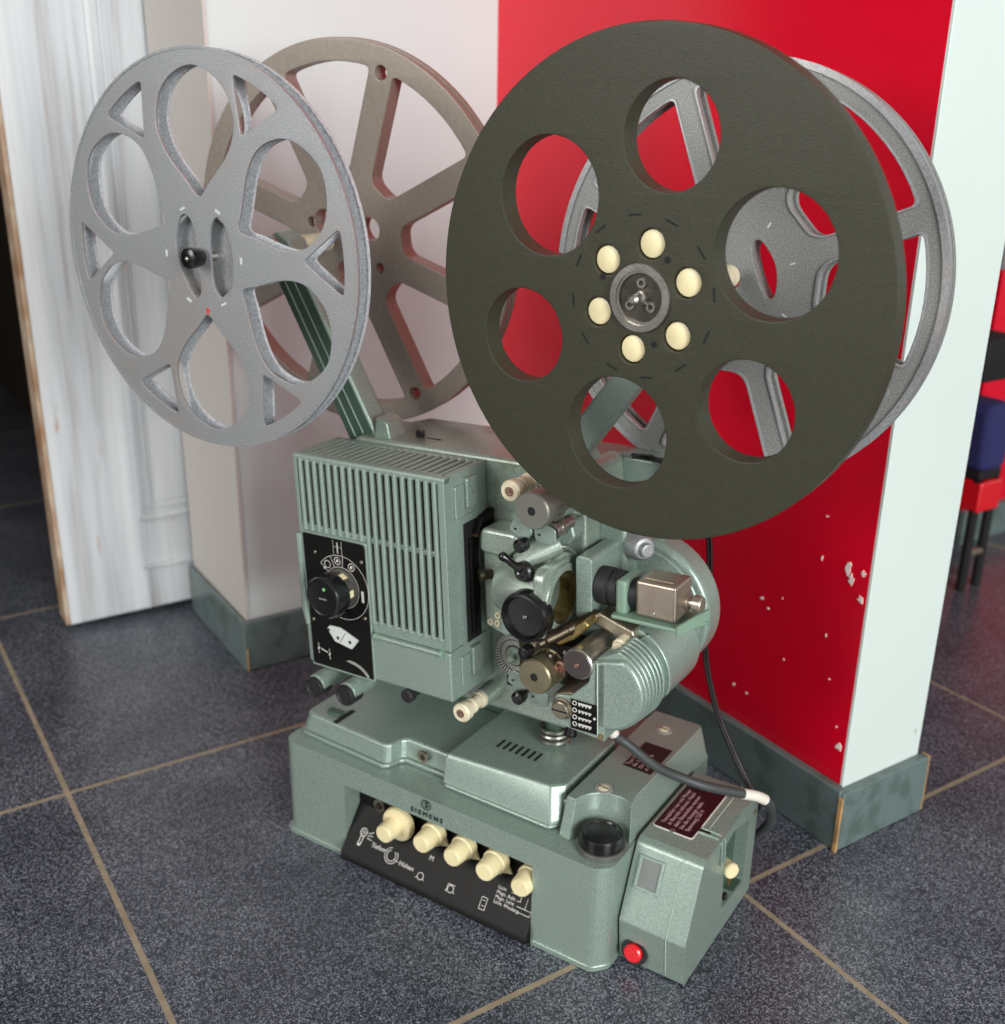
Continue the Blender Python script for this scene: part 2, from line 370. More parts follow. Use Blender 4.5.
# paint chips on the red wall
ch = MB(lambda p: TW(*p))
def chip(t2_, z, w, h, seed):
    rnd = random.Random(seed); n = 12
    pts = [((w * (0.35 + .85 * rnd.random())) * math.cos(2 * PI * k / n) + t2_, (h * (0.35 + .85 * rnd.random())) * math.sin(2 * PI * k / n) + z) for k in range(n)]
    ch.prism(pts, .7322, .7331, 'yz')
for i, (a_, z_, w_, h_) in enumerate([(.5705, .272, .0030, .0075), (.566, .262, .0030, .006), (.5535, .2475, .0032, .0045), (.5545, .272, .0028, .003), (.5545, .100, .0050, .0042), (.560, .118, .001, .001), (.665, .205, .0024, .0018), (.656, .198, .0022, .0012), (.640, .215, .001, .001), (.690, .100, .002, .002), (.672, .098, .0012, .0012), (.725, .165, .0012, .002), (.60, .27, .0012, .0025), (.60, .31, .0016, .001), (.585, .20, .0008, .002), (.63, .155, .001, .001), (.575, .16, .0012, .0008)]):
    chip(a_, z_, w_, h_, i)
struct(ch.build('trim_5', CHIP, None, smooth=False))

# weathered door leaf on the left
def door_material():
    m, nt, b = new_mat('weathered_white_door_paint'); L = nt.links.new; N = nt.nodes.new
    tc = N('ShaderNodeTexCoord'); mp = N('ShaderNodeMapping'); mp.inputs['Rotation'].default_value = (0, 0, -TA); L(tc.outputs['Object'], mp.inputs['Vector'])
    mp2 = N('ShaderNodeMapping'); mp2.inputs['Scale'].default_value = (26, 8, 1.1); L(mp.outputs['Vector'], mp2.inputs['Vector'])
    n = N('ShaderNodeTexNoise'); n.inputs['Scale'].default_value = 1.0; n.inputs['Detail'].default_value = 5; n.inputs['Roughness'].default_value = .6; L(mp2.outputs['Vector'], n.inputs['Vector'])
    r = N('ShaderNodeValToRGB'); e = r.color_ramp.elements
    e[0].position = .32; e[0].color = srgb(150, 140, 134); e[1].position = .66; e[1].color = srgb(214, 218, 220)
    e2 = e.new(.46); e2.color = srgb(190, 194, 198); e3 = e.new(.56); e3.color = srgb(204, 206, 208)
    L(n.outputs['Fac'], r.inputs['Fac'])
    mp3 = N('ShaderNodeMapping'); mp3.inputs['Scale'].default_value = (60, 20, 9); L(mp.outputs['Vector'], mp3.inputs['Vector'])
    n2 = N('ShaderNodeTexNoise'); n2.inputs['Scale'].default_value = 1; n2.inputs['Detail'].default_value = 3; L(mp3.outputs['Vector'], n2.inputs['Vector'])
    r2 = N('ShaderNodeValToRGB'); r2.color_ramp.elements[0].position = .68; r2.color_ramp.elements[1].position = .76; L(n2.outputs['Fac'], r2.inputs['Fac'])
    mx = N('ShaderNodeMix'); mx.data_type = 'RGBA'; mx.inputs['B'].default_value = srgb(170, 128, 104)
    L(r2.outputs['Color'], mx.inputs['Factor']); L(r.outputs['Color'], mx.inputs['A']); L(mx.outputs['Result'], b.inputs['Base Color'])
    b.inputs['Roughness'].default_value = .55
    return m
DOORM = door_material()
DOOREDGE = mat('worn_wood_door_edge', (186, 168, 146), .7, 0, var_scale=25, rgb2=(150, 112, 80))
d = MB(lambda p: TW(*p)); d.box(.2275, .64, 1.362, 1.40, .008, 2.2)
door = struct(d.build('door_1', DOORM, None, .004))
d = MB(lambda p: TW(*p)); d.box(.2245, .2300, 1.3612, 1.401, .010, 2.2); d.build('door_edge', DOOREDGE, door, .0015)
d = MB(lambda p: TW(*p))
d.box(.3275, .3335, 1.3560, 1.3622, .012, .072); d.box(.3275, .60, 1.3560, 1.3622, .0665, .0725); d.box(.3335, .60, 1.3590, 1.3622, .012, .0665)
d.box(.3275, .3335, 1.3575, 1.3622, .135, 2.2); d.box(.3275, .60, 1.3575, 1.3622, .135, .141)
d.box(.3415, .3455, 1.3590, 1.3622, .149, 2.2); d.box(.3415, .60, 1.3590, 1.3622, .149, .153)
d.box(.352, .60, 1.3600, 1.3622, .158, 2.2)
d.build('door_moulding', DOORM, door, .0012)
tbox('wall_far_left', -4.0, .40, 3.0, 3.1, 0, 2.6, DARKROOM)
tbox('wall_light_block', -1.2, -1.1, 1.2, 3.0, 0, 2.6, DARKROOM)  # unseen wall added to block world light from the dark room
tbox('ceiling_light_block', -1.2, .39, 1.402, 3.1, 2.3, 2.4, DARKROOM)  # unseen cover added overhead to keep world light off the far floor
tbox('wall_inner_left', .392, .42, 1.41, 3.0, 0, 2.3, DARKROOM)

# far room seen past the pillar
FARGREY = mat('far_grey_wall', (120, 118, 118), .7)
tbox('wall_far_right', 1.505, 2.6, .975, 1.10, 0, 2.4, FARGREY)
tbox('trim_6', 1.500, 2.6, .968, .9745, .056, .43, REDW)
tbox('baseboard_far_right', 1.494, 2.6, .958, .9675, .0005, .056, SKIRT)
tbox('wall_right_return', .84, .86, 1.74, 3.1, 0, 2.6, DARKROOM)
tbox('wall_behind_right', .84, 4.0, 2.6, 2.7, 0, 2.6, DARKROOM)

# ================================================================== PROJECTOR
rootM = Matrix.Translation(W(U0, V0, 0)) @ Matrix.Rotation(-BA, 4, 'Z')
proj = empty('film_projector', rootM, 'pale green sixteen millimetre film projector with slatted lamp housing standing on the tiled floor', 'film projector')
B = lambda: MB(base_frame)
Hd = lambda: MB(head_frame)

# ---------- base cabinet
def prism_taper(mb, poly, z0, z1, inset, cen):
    q = [(x + (cen[0] - x) / max(abs(cen[0] - x), 1e-6) * inset if abs(cen[0] - x) > 1e-6 else x, y + (cen[1] - y) / max(abs(cen[1] - y), 1e-6) * inset) for x, y in poly]
    mb.prism(poly, z0, z1, 'xy', q)
# front shell with the recessed panel opening cut out
OPL, OPR, OPT = -.562, -.3655, .0765
b = B()
outer = [(-.634, .624), (-.3045, .620), (-.2995, .6400), (-.2995, .822), (-.634, .822)]
fp = fillet(outer, [.012, .020, .012, .015, .02], 6)
fpL = fillet([(-.634, .621), (OPL, .620), (OPL, .658), (-.634, .658)], [.012, 0, 0, 0], 6)
fpR = fillet([(OPR, .620), (-.310, .620), (-.2995, .630), (-.2995, .658), (OPR, .658)], [0, .010, .010, 0, 0], 5)
b.prism(fpL, .002, OPT, 'xy'); b.prism(fpR, .002, OPT, 'xy')
fpT = fillet([(-.634, .621), (-.310, .620), (-.2995, .630), (-.2995, .658), (-.634, .658)], [.012, .010, .010, 0, 0], 6)
b.prism(fpT, OPT, .0985, 'xy')
b.prism(fillet([(-.634, .658), (-.2995, .658), (-.2995, .822), (-.634, .822)], [0, 0, .015, .02], 6), .002, .0985, 'xy')
body = b.build('base_cabinet', GREEN, proj, .0022, 3)
b = B()
b.prism(fillet([(-.6362, .6185), (OPL, .6185), (OPL, .64), (-.6362, .64)], [.013, 0, 0, 0], 6), 0, .006, 'xy'); b.build('foot_rim', GREEN, body, .001)
b = B()
b.prism(fillet([(OPR, .6185), (-.309, .6185), (-.2985, .630), (-.2985, .65), (OPR, .65)], [0, .010, .010, 0, 0], 6), 0, .006, 'xy')
b.build('foot_rim', GREEN, body, .001)
# raised logo: small S emblem over the maker's word
lg = B()
def logo_fn(x0, z0): return lambda x, y, o: (x0 + x, .6195 + .0004 - o, z0 + y)
lg.text('S', .0078, logo_fn(-.4705, .0900), .0008, 'CENTER')
lg.ring((-.4705, .6195, .0927), NEG, .0048, .0042, 0, .0006, 24)
lg.text('S I E M E N S', .0062, logo_fn(-.4705, .0806), .0008, 'CENTER')
lg.build('maker_logo', mat('worn_chrome_letters', (70, 84, 82), .25, .8), body, smooth=False)

# lid: left plate, step, raised pad
lid_pts = [(-.629, .6365), (-.5280, .6330), (-.5240, .6370), (-.5210, .6480), (-.5170, .6520), (-.3565, .6520), (-.3565, .815), (-.629, .815)]
lf = fillet(lid_pts, [.010, .004, .003, .003, .004, 0, .004, .012], 5)
b = B(); b.prism([(x, y) for x, y in lf], .0990, .1030, 'xy'); b.build('lid_rim', GREEN, proj, .001)
cx_, cy_ = -.49, .73
lf2 = [(x + (.0012 if x < cx_ else 0), y + (.0012 if y < cy_ else -.001)) for x, y in lf]
lf3 = [(x + (.006 if x < cx_ - .1 else 0), y + (.004 if y < cy_ else -.004)) for x, y in lf]
b = B(); b.prism(lf2, .1030, .1215, 'xy', lf3); lid = b.build('base_lid', GREEN, proj, .0022, 3)
pad0 = fillet([(-.4690, .6405), (-.3635, .6400), (-.3570, .650), (-.3570, .745), (-.4690, .745)], [.004, .005, .006, .002, .002], 4)
pad1 = fillet([(-.4660, .6470), (-.3700, .6545), (-.3600, .664), (-.3590, .742), (-.4660, .742)], [.004, .006, .006, .002, .002], 4)
b = B(); b.prism(pad0, .0995, .1030, 'xy')
pv = [(-.4690, .6405, .1030), (-.3630, .6400, .1030), (-.3570, .6480, .1030), (-.3570, .7450, .1030), (-.4690, .7450, .1030),
      (-.4680, .6425, .1270), (-.3630, .6412, .1085), (-.3572, .6490, .1085),
      (-.4660, .6440, .1315), (-.3705, .6530, .1315), (-.3600, .6630, .1315), (-.3590, .7430, .1315), (-.4660, .7430, .1315)]
b.add(pv, [(0, 4, 3, 2, 1), (0, 1, 6, 5), (1, 2, 7, 6), (5, 6, 9, 8), (6, 7, 10, 9), (2, 3, 11, 10, 7), (3, 4, 12, 11), (4, 0, 5, 8, 12), (8, 9, 10, 11, 12)])
pad = b.build('raised_cover', GREEN, proj, .0022, 3)
b = B()
for k in range(7):
    x = -.4385 + k * .0062; b.prism([(x, .676), (x + .0024, .676), (x + .0024, .689), (x, .689)], .1305, .1318, 'xy')
b.build('vent_slots', BLACKM, pad, smooth=False)
# jack socket on the recessed step
b = B(); b.ring((-.497, .6515, .1135), NEG, .0055, .0030, 0, .0020, 28); b.build('jack_ring', OLDSTEEL, lid)
b = B(); b.cyl((-.497, .6520, .1135), NEG, .0012, .0032); b.build('jack_socket', DARKSTEEL, lid)
# latch
b = B(); b.box(-.6050, -.5900, .6480, .6570, .1205, .1245); b.build('lid_catch', GREEN_D, lid, .001)
b = B(); b.box(-.5895, -.5850, .640, .665, .1210, .1222); b.build('lid_groove', BLACKM, lid)
# coil spring foot under the head
b = B()
pts = [(-.4015 + .0125 * math.cos(t), .712 + .0125 * math.sin(t), .1315 + .016 * t / (2 * PI * 3.2) + 0) for t in [2 * PI * 3.2 * k / 90 for k in range(91)]]
b.tube([(x, y, z * 1.0 + .001) for x, y, z in pts], .0018, 8)
b.build('coil_spring', STEEL, proj)
b = B(); b.cyl((-.4015, .712, .121), (0, 0, 1), .055, .0085); b.build('spring_post', GREEN_D, proj)
# head support blocks between base and head (in shade)
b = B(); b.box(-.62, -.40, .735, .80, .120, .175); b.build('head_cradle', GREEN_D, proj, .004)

# side block with cap and plate
b = B()
def capbite(r, a0, a1, n=10): return [(-.3190 + r * math.cos(rad(a0 + (a1 - a0) * k / n)), .6460 + r * math.sin(rad(a0 + (a1 - a0) * k / n))) for k in range(n + 1)]
sb0 = [(-.3545, .6410), (-.3445, .6390)] + capbite(.0228, 187, 42) + [(-.3008, .6700), (-.3005, .8120), (-.3030, .8150), (-.3545, .8150)]
sb1 = [(-.3530, .6490), (-.3450, .6490)] + capbite(.0262, 172, 58) + [(-.3075, .6800), (-.3065, .8060), (-.3090, .8090), (-.3530, .8090)]
b.prism(sb0, .0985, .1310, 'xy', sb1); block = b.build('side_block', GREEN, proj, .002, 3)
for i, (x, y) in enumerate([(-.3335, .6745), (-.3315, .7830)]):
    b = B(); b.ring((x, y, .1308), (0, 0, 1), .0072, .0048, 0, .0009, 28); rg = b.build('screw_recess', GREYINK, block)
    b = B(); b.lathe([(0, .0046), (.0012, .0046), (.0018, .003)], (x, y, .1306), (0, 0, 1), 20); b.build('screw', IVORY, rg)
    b = B(); b.box(x - .0042, x + .0042, y - .0005, y + .0005, .1318, .1326); b.build('screw_slot', BLACKM, rg)
b = B(); b.box(-.3365, -.3110, .7130, .7560, .1309, .1315); lab = b.build('rating_label', mat('black_label', (34, 30, 30), .4), block, .0003)
tx = B()
def lab_fn(cx, cy): return lambda x, y, o: (cx - y, cy + x, .1316 + o)
for k, wd in enumerate(['Type 2000', 'No 24317', '220 V 50 Hz', 'A 0,5']):
    tx.text(wd, .0048, lab_fn(-.3320 + k * .0056, .716), .0001)
tx.build('label_lettering', PINKINK, lab, smooth=False)
# round black cap in front of the block
b = B(); b.cyl((-.3190, .6460, .0985), (0, 0, 1), .0045, .0195); b.build('cap_collar', mat('grey_collar', (96, 100, 94), .4, .3), proj)
b = B(); b.lathe([(0, .0172), (.0090, .0170), (.0110, .0162), (.0110, .0140), (.0100, .0132), (.0100, 0.0001)], (-.3190, .6460, .1025), (0, 0, 1), 44); b.build('round_cap', BLACK, proj)

# ---------- power box on the right side
PBX0, PBX1 = -.2975, -.2410
def side_prof(dy=0): return [(.6470 + dy, .0020), (.6415 + dy, .0420), (.6660, .1015), (.6720, .1040), (.7780, .1040), (.7835, .0990), (.7835, .0020)]
pp = fillet(side_prof(), [0, .004, .010, .004, .004, .004, 0], 4)
SLW = (.711, .766)
b = B(); b.prism(pp, PBX0, -.2600, 'yz')
# outer wall plate with the switch opening
slot = fillet([(.7160, .0270), (.7640, .0220), (.7640, .0860), (.7280, .0960), (.7120, .0920)], .0035, 4)
b.cut(pp, [slot], -.2600, PBX1, 0.0, 'yz')
pbox = b.build('power_box', GREEN, proj, .0016, 3)
b = B(); b.box(-.2515, -.2420, .7110, .7640, .020, .0240); b.box(-.2590, -.2515, .7110, .7650, .020, .098)
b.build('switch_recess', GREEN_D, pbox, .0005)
b = B(); b.tube([(-.2560, .7250, .060), (-.2440, .7210, .0590)], .0035, 16); lv = b.build('switch_lever', STEEL, pbox)
b = B(); b.lathe([(0, .0040), (.001, .0058), (.013, .0068), (.0145, .0060)], (-.2470, .7235, .0660), (.72, -.45, .05), 24); b.build('switch_knob', CREAM, lv)
b = B(); b.ring((-.2412, .7270, .0480), (1, 0, 0), .0036, .0018, 0, .0012, 20); b.build('switch_nut', BRASS, pbox)
b = B(); b.cyl((-.2440, .7250, .0330), (1, 0, 0), .0032, .0035); b.build('fuse_button', BLACK, pbox)
b = B(); b.cyl((-.2412, .7760, .0870), (1, 0, 0), .0010, .0024); b.build('side_rivet', BRASS, pbox)
# hood ribs over the switch
b = B()
for k, yy in enumerate((.7000, .7060)):
    b.tube([(-.2600, yy, .1046), (-.2450, yy, .1046), (-.2405, yy + .0008, .1005), (-.2398, yy + .0012, .0800)], .0011, 8)
b.build('hood_rib', GREEN, pbox)
b = B(); b.box(-.2620, -.2520, .7015, .7050, .1041, .1046); b.build('hood_slot', BLACKM, pbox)
b = B(); b.prism([(-.2555, .7), (-.2548, .7), (-.2548, .78), (-.2555, .78)], .1040, .1044, 'xy')
b.build('panel_seam', mat('pale_worn_edge', (176, 190, 176), .5), pbox)
# seam line down the sloping front
b = B(); b.tube([(-.2570, .6462, .004), (-.2570, .6411, .0420), (-.2570, .6655, .1016)], .00035, 6); b.build('front_seam', bpy.data.materials['pale_worn_edge'], pbox)
# printed plate on top
pl = fillet([(-.2955, .6880), (-.2605, .6880), (-.2605, .7600), (-.2955, .7600)], .003, 4)
b = B(); b.prism(pl, .1040, .1046, 'xy'); plate = b.build('instruction_plate', SLEEVE, pbox)
pl2 = fillet([(-.2947, .6888), (-.2613, .6888), (-.2613, .7592), (-.2947, .7592)], .0026, 4)
b = B(); b.prism(pl2, .1044, .1049, 'xy'); b.build('plate_field', MAROON, plate)
tx = B()
for k, wd in enumerate(['Verstärker nur mit Motor', 'in Betrieb nehmen. Nach', 'dem Einschalten warten', 'bis die Anzeige steht.', 'Spannung 220 V']):
    tx.text(wd, .0051, (lambda cx, cy: (lambda x, y, o: (cx - y, cy + x, .1050 + o)))(-.2878 + k * .0052, .6950), .0001)
tx.build('plate_lettering', PINKINK, plate, smooth=False)
for (x, y) in ((-.2780, .6892), (-.2780, .7588)):
    b = B(); b.lathe([(0, .0024), (.0006, .0024), (.0010, .0014)], (x, y, .1049), (0, 0, 1), 18); b.build('plate_screw', STEEL, plate)
# window on the sloping front
def slope(x, t, out=0.0):     # t 0..1 from the fold to the top
    y0, z0, y1, z1 = .6415, .0420, .6650, .1005
    n = Vector((y0 - y1, 0)); nn = Vector((-(z1 - z0), (y1 - y0))).normalized()
    return (x, y0 + (y1 - y0) * t + nn[0] * out, z0 + (z1 - z0) * t + nn[1] * out)
def slope_quad(mb, x0, x1, ta, tb, o0, o1):
    vs = [slope(x, t, o) for o in (o0, o1) for t in (ta, tb) for x in (x0, x1)]
    mb.add(vs, [(0, 2, 3, 1), (4, 5, 7, 6), (0, 1, 5, 4), (2, 6, 7, 3), (0, 4, 6, 2), (1, 3, 7, 5)])
b = B()
for (xa, xb, ta, tb) in ((-.2925, -.2895, .48, .87), (-.2735, -.2705, .48, .87), (-.2925, -.2705, .45, .50), (-.2925, -.2705, .85, .89)): slope_quad(b, xa, xb, ta, tb, -.001, .0012)
b.build('window_frame', GREEN, pbox, .0006)
b = B(); slope_quad(b, -.2895, -.2735, .50, .85, -.001, .0003); b.build('indicator_window', GLASSY, pbox)
# red push button
b = B(); b.ring((-.2835, .6450, .0155), (0, -1, .12), .0112, .0076, 0, .0022, 36); b.build('button_bezel', BLACK, pbox)
b = B(); b.lathe([(0, .0076), (.0048, .0076), (.0062, .0064)], (-.2835, .6450, .0155), (0, -1, .12), 30); b.build('push_button', RED, pbox)

# ---------- control panel in the recess
b = B()
prof = [(.6150, .0030), (.6110, .0050), (.6125, .0120), (.6400, .0480), (.6400, .0765), (.6570, .0765), (.6570, .0030)]
b.prism(prof, OPL, OPR, 'yz'); panel = b.build('control_panel', BLACKP, proj, .0006)
def pfn(x0, t0):   # flat coordinates on the sloping printed face
    y0, z0, y1, z1 = .6125, .0120, .6400, .0480
    L_ = math.hypot(y1 - y0, z1 - z0); ey, ez_ = (y1 - y0) / L_, (z1 - z0) / L_
    return lambda x, y, o: (x0 + x, y0 + ey * (t0 + y) - ez_ * (o + .0003), z0 + ez_ * (t0 + y) + ey * (o + .0003))
pk = B()
def pring(x0, t0, r, w=.0006, a0=0, a1=2 * PI):
    n = 28; vs = []; fs = []; fn = pfn(x0, t0); full = abs(a1 - a0 - 2 * PI) < 1e-4
    for k in range(n + 1):
        a = a0 + (a1 - a0) * k / n
        vs += [fn((r - w / 2) * math.cos(a), (r - w / 2) * math.sin(a), 0), fn((r + w / 2) * math.cos(a), (r + w / 2) * math.sin(a), 0)]
        if k: fs.append((2 * k - 2, 2 * k - 1, 2 * k + 1, 2 * k))
    pk.add(vs, fs)
def pline(x0, ta, x1, tb, w=.0005):
    fn = pfn(0, 0); dx, dt = x1 - x0, tb - ta; L_ = math.hypot(dx, dt); nx, nt_ = -dt / L_ * w / 2, dx / L_ * w / 2
    pk.add([fn(x0 + nx, ta + nt_, 0), fn(x0 - nx, ta - nt_, 0), fn(x1 - nx, tb - nt_, 0), fn(x1 + nx, tb + nt_, 0)], [(0, 1, 2, 3)])
# lamp symbol
pring(-.5455, .0225, .0034, .0009); pring(-.5455, .0225, .0012, .0006)
pline(-.5470, .0195, -.5480, .0115, .0009); pline(-.5440, .0195, -.5450, .0115, .0009); pline(-.5482, .0112, -.5448, .0112, .002)
for k in range(3): pline(-.5405, .0230 - k * .002, -.5350, .0257 - k * .0035, .0006)
pring(-.5105, .0140, .0068, .0006, rad(100), rad(400)); pring(-.5105, .0140, .0046, .0006, rad(110), rad(420))
pline(-.5200, .0165, -.5170, .0160); pline(-.5055, .0120, -.5010, .0110)
pk.text('Tiefen', .0058, pfn(-.5335, .0140)); pk.text('Höhen', .0058, pfn(-.5005, .0095))
pk.text('M', .0060, pfn(-.4740, .0240))
for cx, tt in ((-.4761, .0086), (-.4445, .0094)):
    pring(cx, tt, .0030, .0006); pline(cx - .0048, tt - .0025, cx - .0028, tt - .0015); pline(cx + .0028, tt - .0015, cx + .0048, tt - .0025)
pline(-.4480, .0130, -.4410, .0130); pline(-.4480, .0130, -.4480, .0060)
for (xa, ta, xb, tb) in ((-.4140, .0050, -.4085, .0050), (-.4140, .0150, -.4085, .0150), (-.4140, .0050, -.4140, .0150), (-.4085, .0050, -.4085, .0150)): pline(xa, ta, xb, tb)
pline(-.4125, .0080, -.4100, .0080); pline(-.4125, .0125, -.4100, .0125)
for k, wd in enumerate(['Licht', 'Magn. Aufn.', 'Magn. Licht', 'Licht. Wiederg.']): pk.text(wd, .0040, pfn(-.4030, .0262 - k * .0040))
pline(-.3900, .0275, -.3860, .0275); pline(-.3830, .0230, -.3800, .0230); pline(-.3800, .0230, -.3800, .0270)
pline(-.3820, .0190, -.3680, .0190); pline(-.3740, .0190, -.3740, .028); pline(-.3800, .0150, -.3680, .0150); pline(-.3680, .0150, -.3680, .028)
pk.build('panel_markings', WHITEINK, panel, smooth=False)
for x, w_, z_, h_ in [(q, .0016, .0700, .0006) for q in (-.5250, -.4900, -.4560, -.4240, -.3910)] + [(q, .0006, .0640, .0020) for q in (-.4870, -.4560, -.4240, -.3910)]:
    tx = B(); tx.box(x - w_, x + w_, .6393, .6399, z_, z_ + h_); tx.build('scale_tick', GREYINK, panel, smooth=False)
# sockets and knobs
b = B(); b.ring((-.5375, .6400, .0540), NEG, .0062, .0032, 0, .0020, 28); b.build('panel_socket', OLDSTEEL, panel)
b = B(); b.lathe([(0, .0032), (.004, .0026), (.0045, .001)], (-.5375, .6400, .0540), NEG, 18); b.build('socket_pin', DARKSTEEL, panel)
KN = [(-.5110, .0520), (-.4722, .0560), (-.4402, .0562), (-.4078, .0562), (-.3735, .0562)]
for i, (x, z) in enumerate(KN):
    b = B()
    if i == 0:
        b.lathe([(.006, .0150), (.0075, .0158), (.0120, .0158), (.0135, .0148)], (x + .002, .6400, z - .0), NEG, 72, 1, .0008)
        b.lathe([(.0130, .0092), (.0265, .0084), (.0280, .0074)], (x - .001, .6400, z - .002), NEG, 32)
    else:
        b.lathe([(.004, .0108), (.0115, .0108), (.0125, .0096), (.0255, .0084), (.0270, .0074)], (x, .6400, z), NEG, 36)
    k_ = b.build('control_knob', CREAM, panel)
    if i:
        b = B(); sx = x + (.0105 if i < 4 else .008); b.add([(x + .006, .632, z - .0100), (x + .0150, .634, z - .0088), (x + .0105, .632, z - .002), (x + .006, .636, z - .0100), (x + .0150, .6345, z - .0088), (x + .0105, .636, z - .002)], [(0, 1, 2), (5, 4, 3), (0, 3, 4, 1), (1, 4, 5, 2), (2, 5, 3, 0)])
        if i < 4: b.build('knob_pointer', CREAM, k_)

# ---------- head: main body
b = Hd()
hb = fillet([(-.148, -.030), (.106, -.032), (.106, .020), (.090, .060), (.090, .189), (-.130, .189), (-.148, .172)], [.004, .004, .0, .0, .012, .010, .010], 5)
b.prism(hb, .677, .740, 'xz'); mb_ = b.build('head_body', DECK, proj, .003, 3)
b = Hd()
hr = fillet([(-.146, -.024), (.110, -.024), (.128, .010), (.128, .187), (-.128, .187), (-.146, .168)], [.006, .012, .012, .022, .012, .012], 6)
b.prism(hr, .740, .775, 'xz', [(x * .98, z * .98 + .001) for x, z in hr]); b.build('rear_housing', GREEN, proj, .006, 3)
# black slide switch on top + strap at right
b = Hd(); b.box(-.0830, -.0755, .6975, .7010, .189, .1950); b.build('slide_switch', BLACK, mb_, .0005)
b = Hd(); b.box(-.0725, -.0580, .6985, .7005, .1888, .1893); b.build('switch_slot', BLACKM, mb_)
b = Hd(); b.tube([(.098, .735, .1885), (.116, .735, .1895), (.130, .735, .181), (.1315, .735, .150)], .0012, 8)
b.box(.1000, .1300, .731, .739, .1865, .1882); b.box(.1282, .1300, .731, .739, .150, .1850); b.build('carry_strap', BLACK, mb_, .0006)
# round rear cover on the right
def arc(cx, cz, r, a0, a1, n=24): return [(cx + r * math.cos(rad(a0 + (a1 - a0) * k / n)), cz + r * math.sin(rad(a0 + (a1 - a0) * k / n))) for k in range(n + 1)]
b = Hd(); b.prism([(.085, .005), (.100, -.004)] + arc(.1140, .0692, .0580, -50, 98) + [(.085, .1280)], .7215, .7480, 'xz'); cov = b.build('rear_cover', GREEN, proj, .0045, 4)
b = Hd(); b.prism([(.09, .02)] + arc(.1150, .0685, .0510, -40, 98) + [(.09, .119)], .7195, .7220, 'xz'); b.build('cover_step', GREEN, cov, .0015)

# sound drum housing
CXc, CZc = .1310, .0450
b = Hd()
b.prism([(.086, .083)] + arc(CXc, CZc, .0352, 88, -92) + [(.100, -.002), (.086, .012)], .6640, .7215, 'xz')
sh = b.build('sound_housing', GREEN, proj, .0015, 3)
b = Hd(); b.prism([(.1330, .0640)] + arc(CXc, CZc, .0375, 60, -20) + [(.1330, .0300)], .6610, .6655, 'xz'); b.build('housing_collar', GREEN, sh, .0008)
# ribbed dome
b = Hd()
b.prism([(.1235, .0655)] + arc(.1330, .0440, .0318, 60, -90) + [(.1235, .0120)], .6240, .6640, 'xz'); dome = b.build('ribbed_dome', GREEN, sh, .0030, 3)
for k in range(6):
    yk = .6290 + k * .0048; rr_ = .0330 + .0004 * k
    b = Hd(); b.prism([(.1250, .0660)] + arc(.1325, .0440, rr_, 72, -78) + [(.1250, .0150)], yk, yk + .0026, 'xz'); b.build('cooling_rib', GREEN, dome, .0009)
# flat front plate with cut-out for the drum
b = Hd()
fo = fillet([(.0930, .0070), (.1345, .0030), (.1345, .0675), (.1240, .0640), (.1215, .0480), (.1060, .0330), (.0930, .0310)], [.004, .001, .002, .001, .008, .010, .004], 5)
b.prism(fo, .6240, .6640, 'xz'); fpp = b.build('front_plate', GREEN, sh, .0012, 2)
b = Hd(); b.tube([(.1290, .6236, .006), (.1290, .6236, .0660)], .0006, 6); b.build('plate_edge', bpy.data.materials['pale_worn_edge'], fpp)
b = Hd()
def fq(x0, x1, z0, z1, y=.6236, t=.0008): b.box(x0, x1, y - t, y, z0, z1)
fq(.1070, .1290, .0075, .0315); gp = b.build('threading_plate', BLACKP, fpp, .0002)
b = Hd()
for k in range(4):
    zc = .0290 - k * .0057
    b.ring((.1105, .6228, zc), NEG, .0019, .0013, 0, .0003, 20)
    b.box(.1135, .1245, .6225, .6228, zc - .0004, zc + (.0012 if k in (0, 3) else .0006))
    for q in range(4): b.box(.1140 + q * .0028, .1150 + q * .0028, .6225, .6228, zc - .0016, zc + (.0009 if k % 2 else -.0006))
for (x, z) in ((.1062, .0210), (.1270, .0205)): b.lathe([(0, .0011), (.0006, .0009)], (x, .6228, z), NEG, 12)
b.build('plate_symbols', WHITEINK, gp, smooth=False)
b = Hd(); b.lathe([(0, .0086), (.0015, .0086), (.0018, .0072), (.0050, .0070), (.0056, .0062)], (.1000, .6240, .0215), NEG, 40); sc = b.build('slotted_screw', OLDSTEEL, fpp)
b = Hd(); b.box(.0935, .1065, .6181, .6190, .0208, .0220); b.build('screw_slot', BLACKM, sc)
b = Hd(); b.ring((.1320, .6240, .0065), NEG, .0022, .0014, 0, .0012, 16); b.build('corner_rivet', BRASS, fpp)
# dark pit behind the drum and its floor
b = Hd(); b.box(.0300, .1180, .6735, .6785, .010, .078); b.build('threading_pit', DARKSTEEL, proj, .001)
b = Hd(); b.prism(fillet([(.0900, .012), (.118, .020), (.120, .036), (.104, .0345), (.0900, .030)], .003, 4), .6260, .6770, 'xz'); b.build('pit_floor', mat('oily_worn_paint', (120, 108, 92), .35, .3, var=.2, var_scale=50), proj, .001)
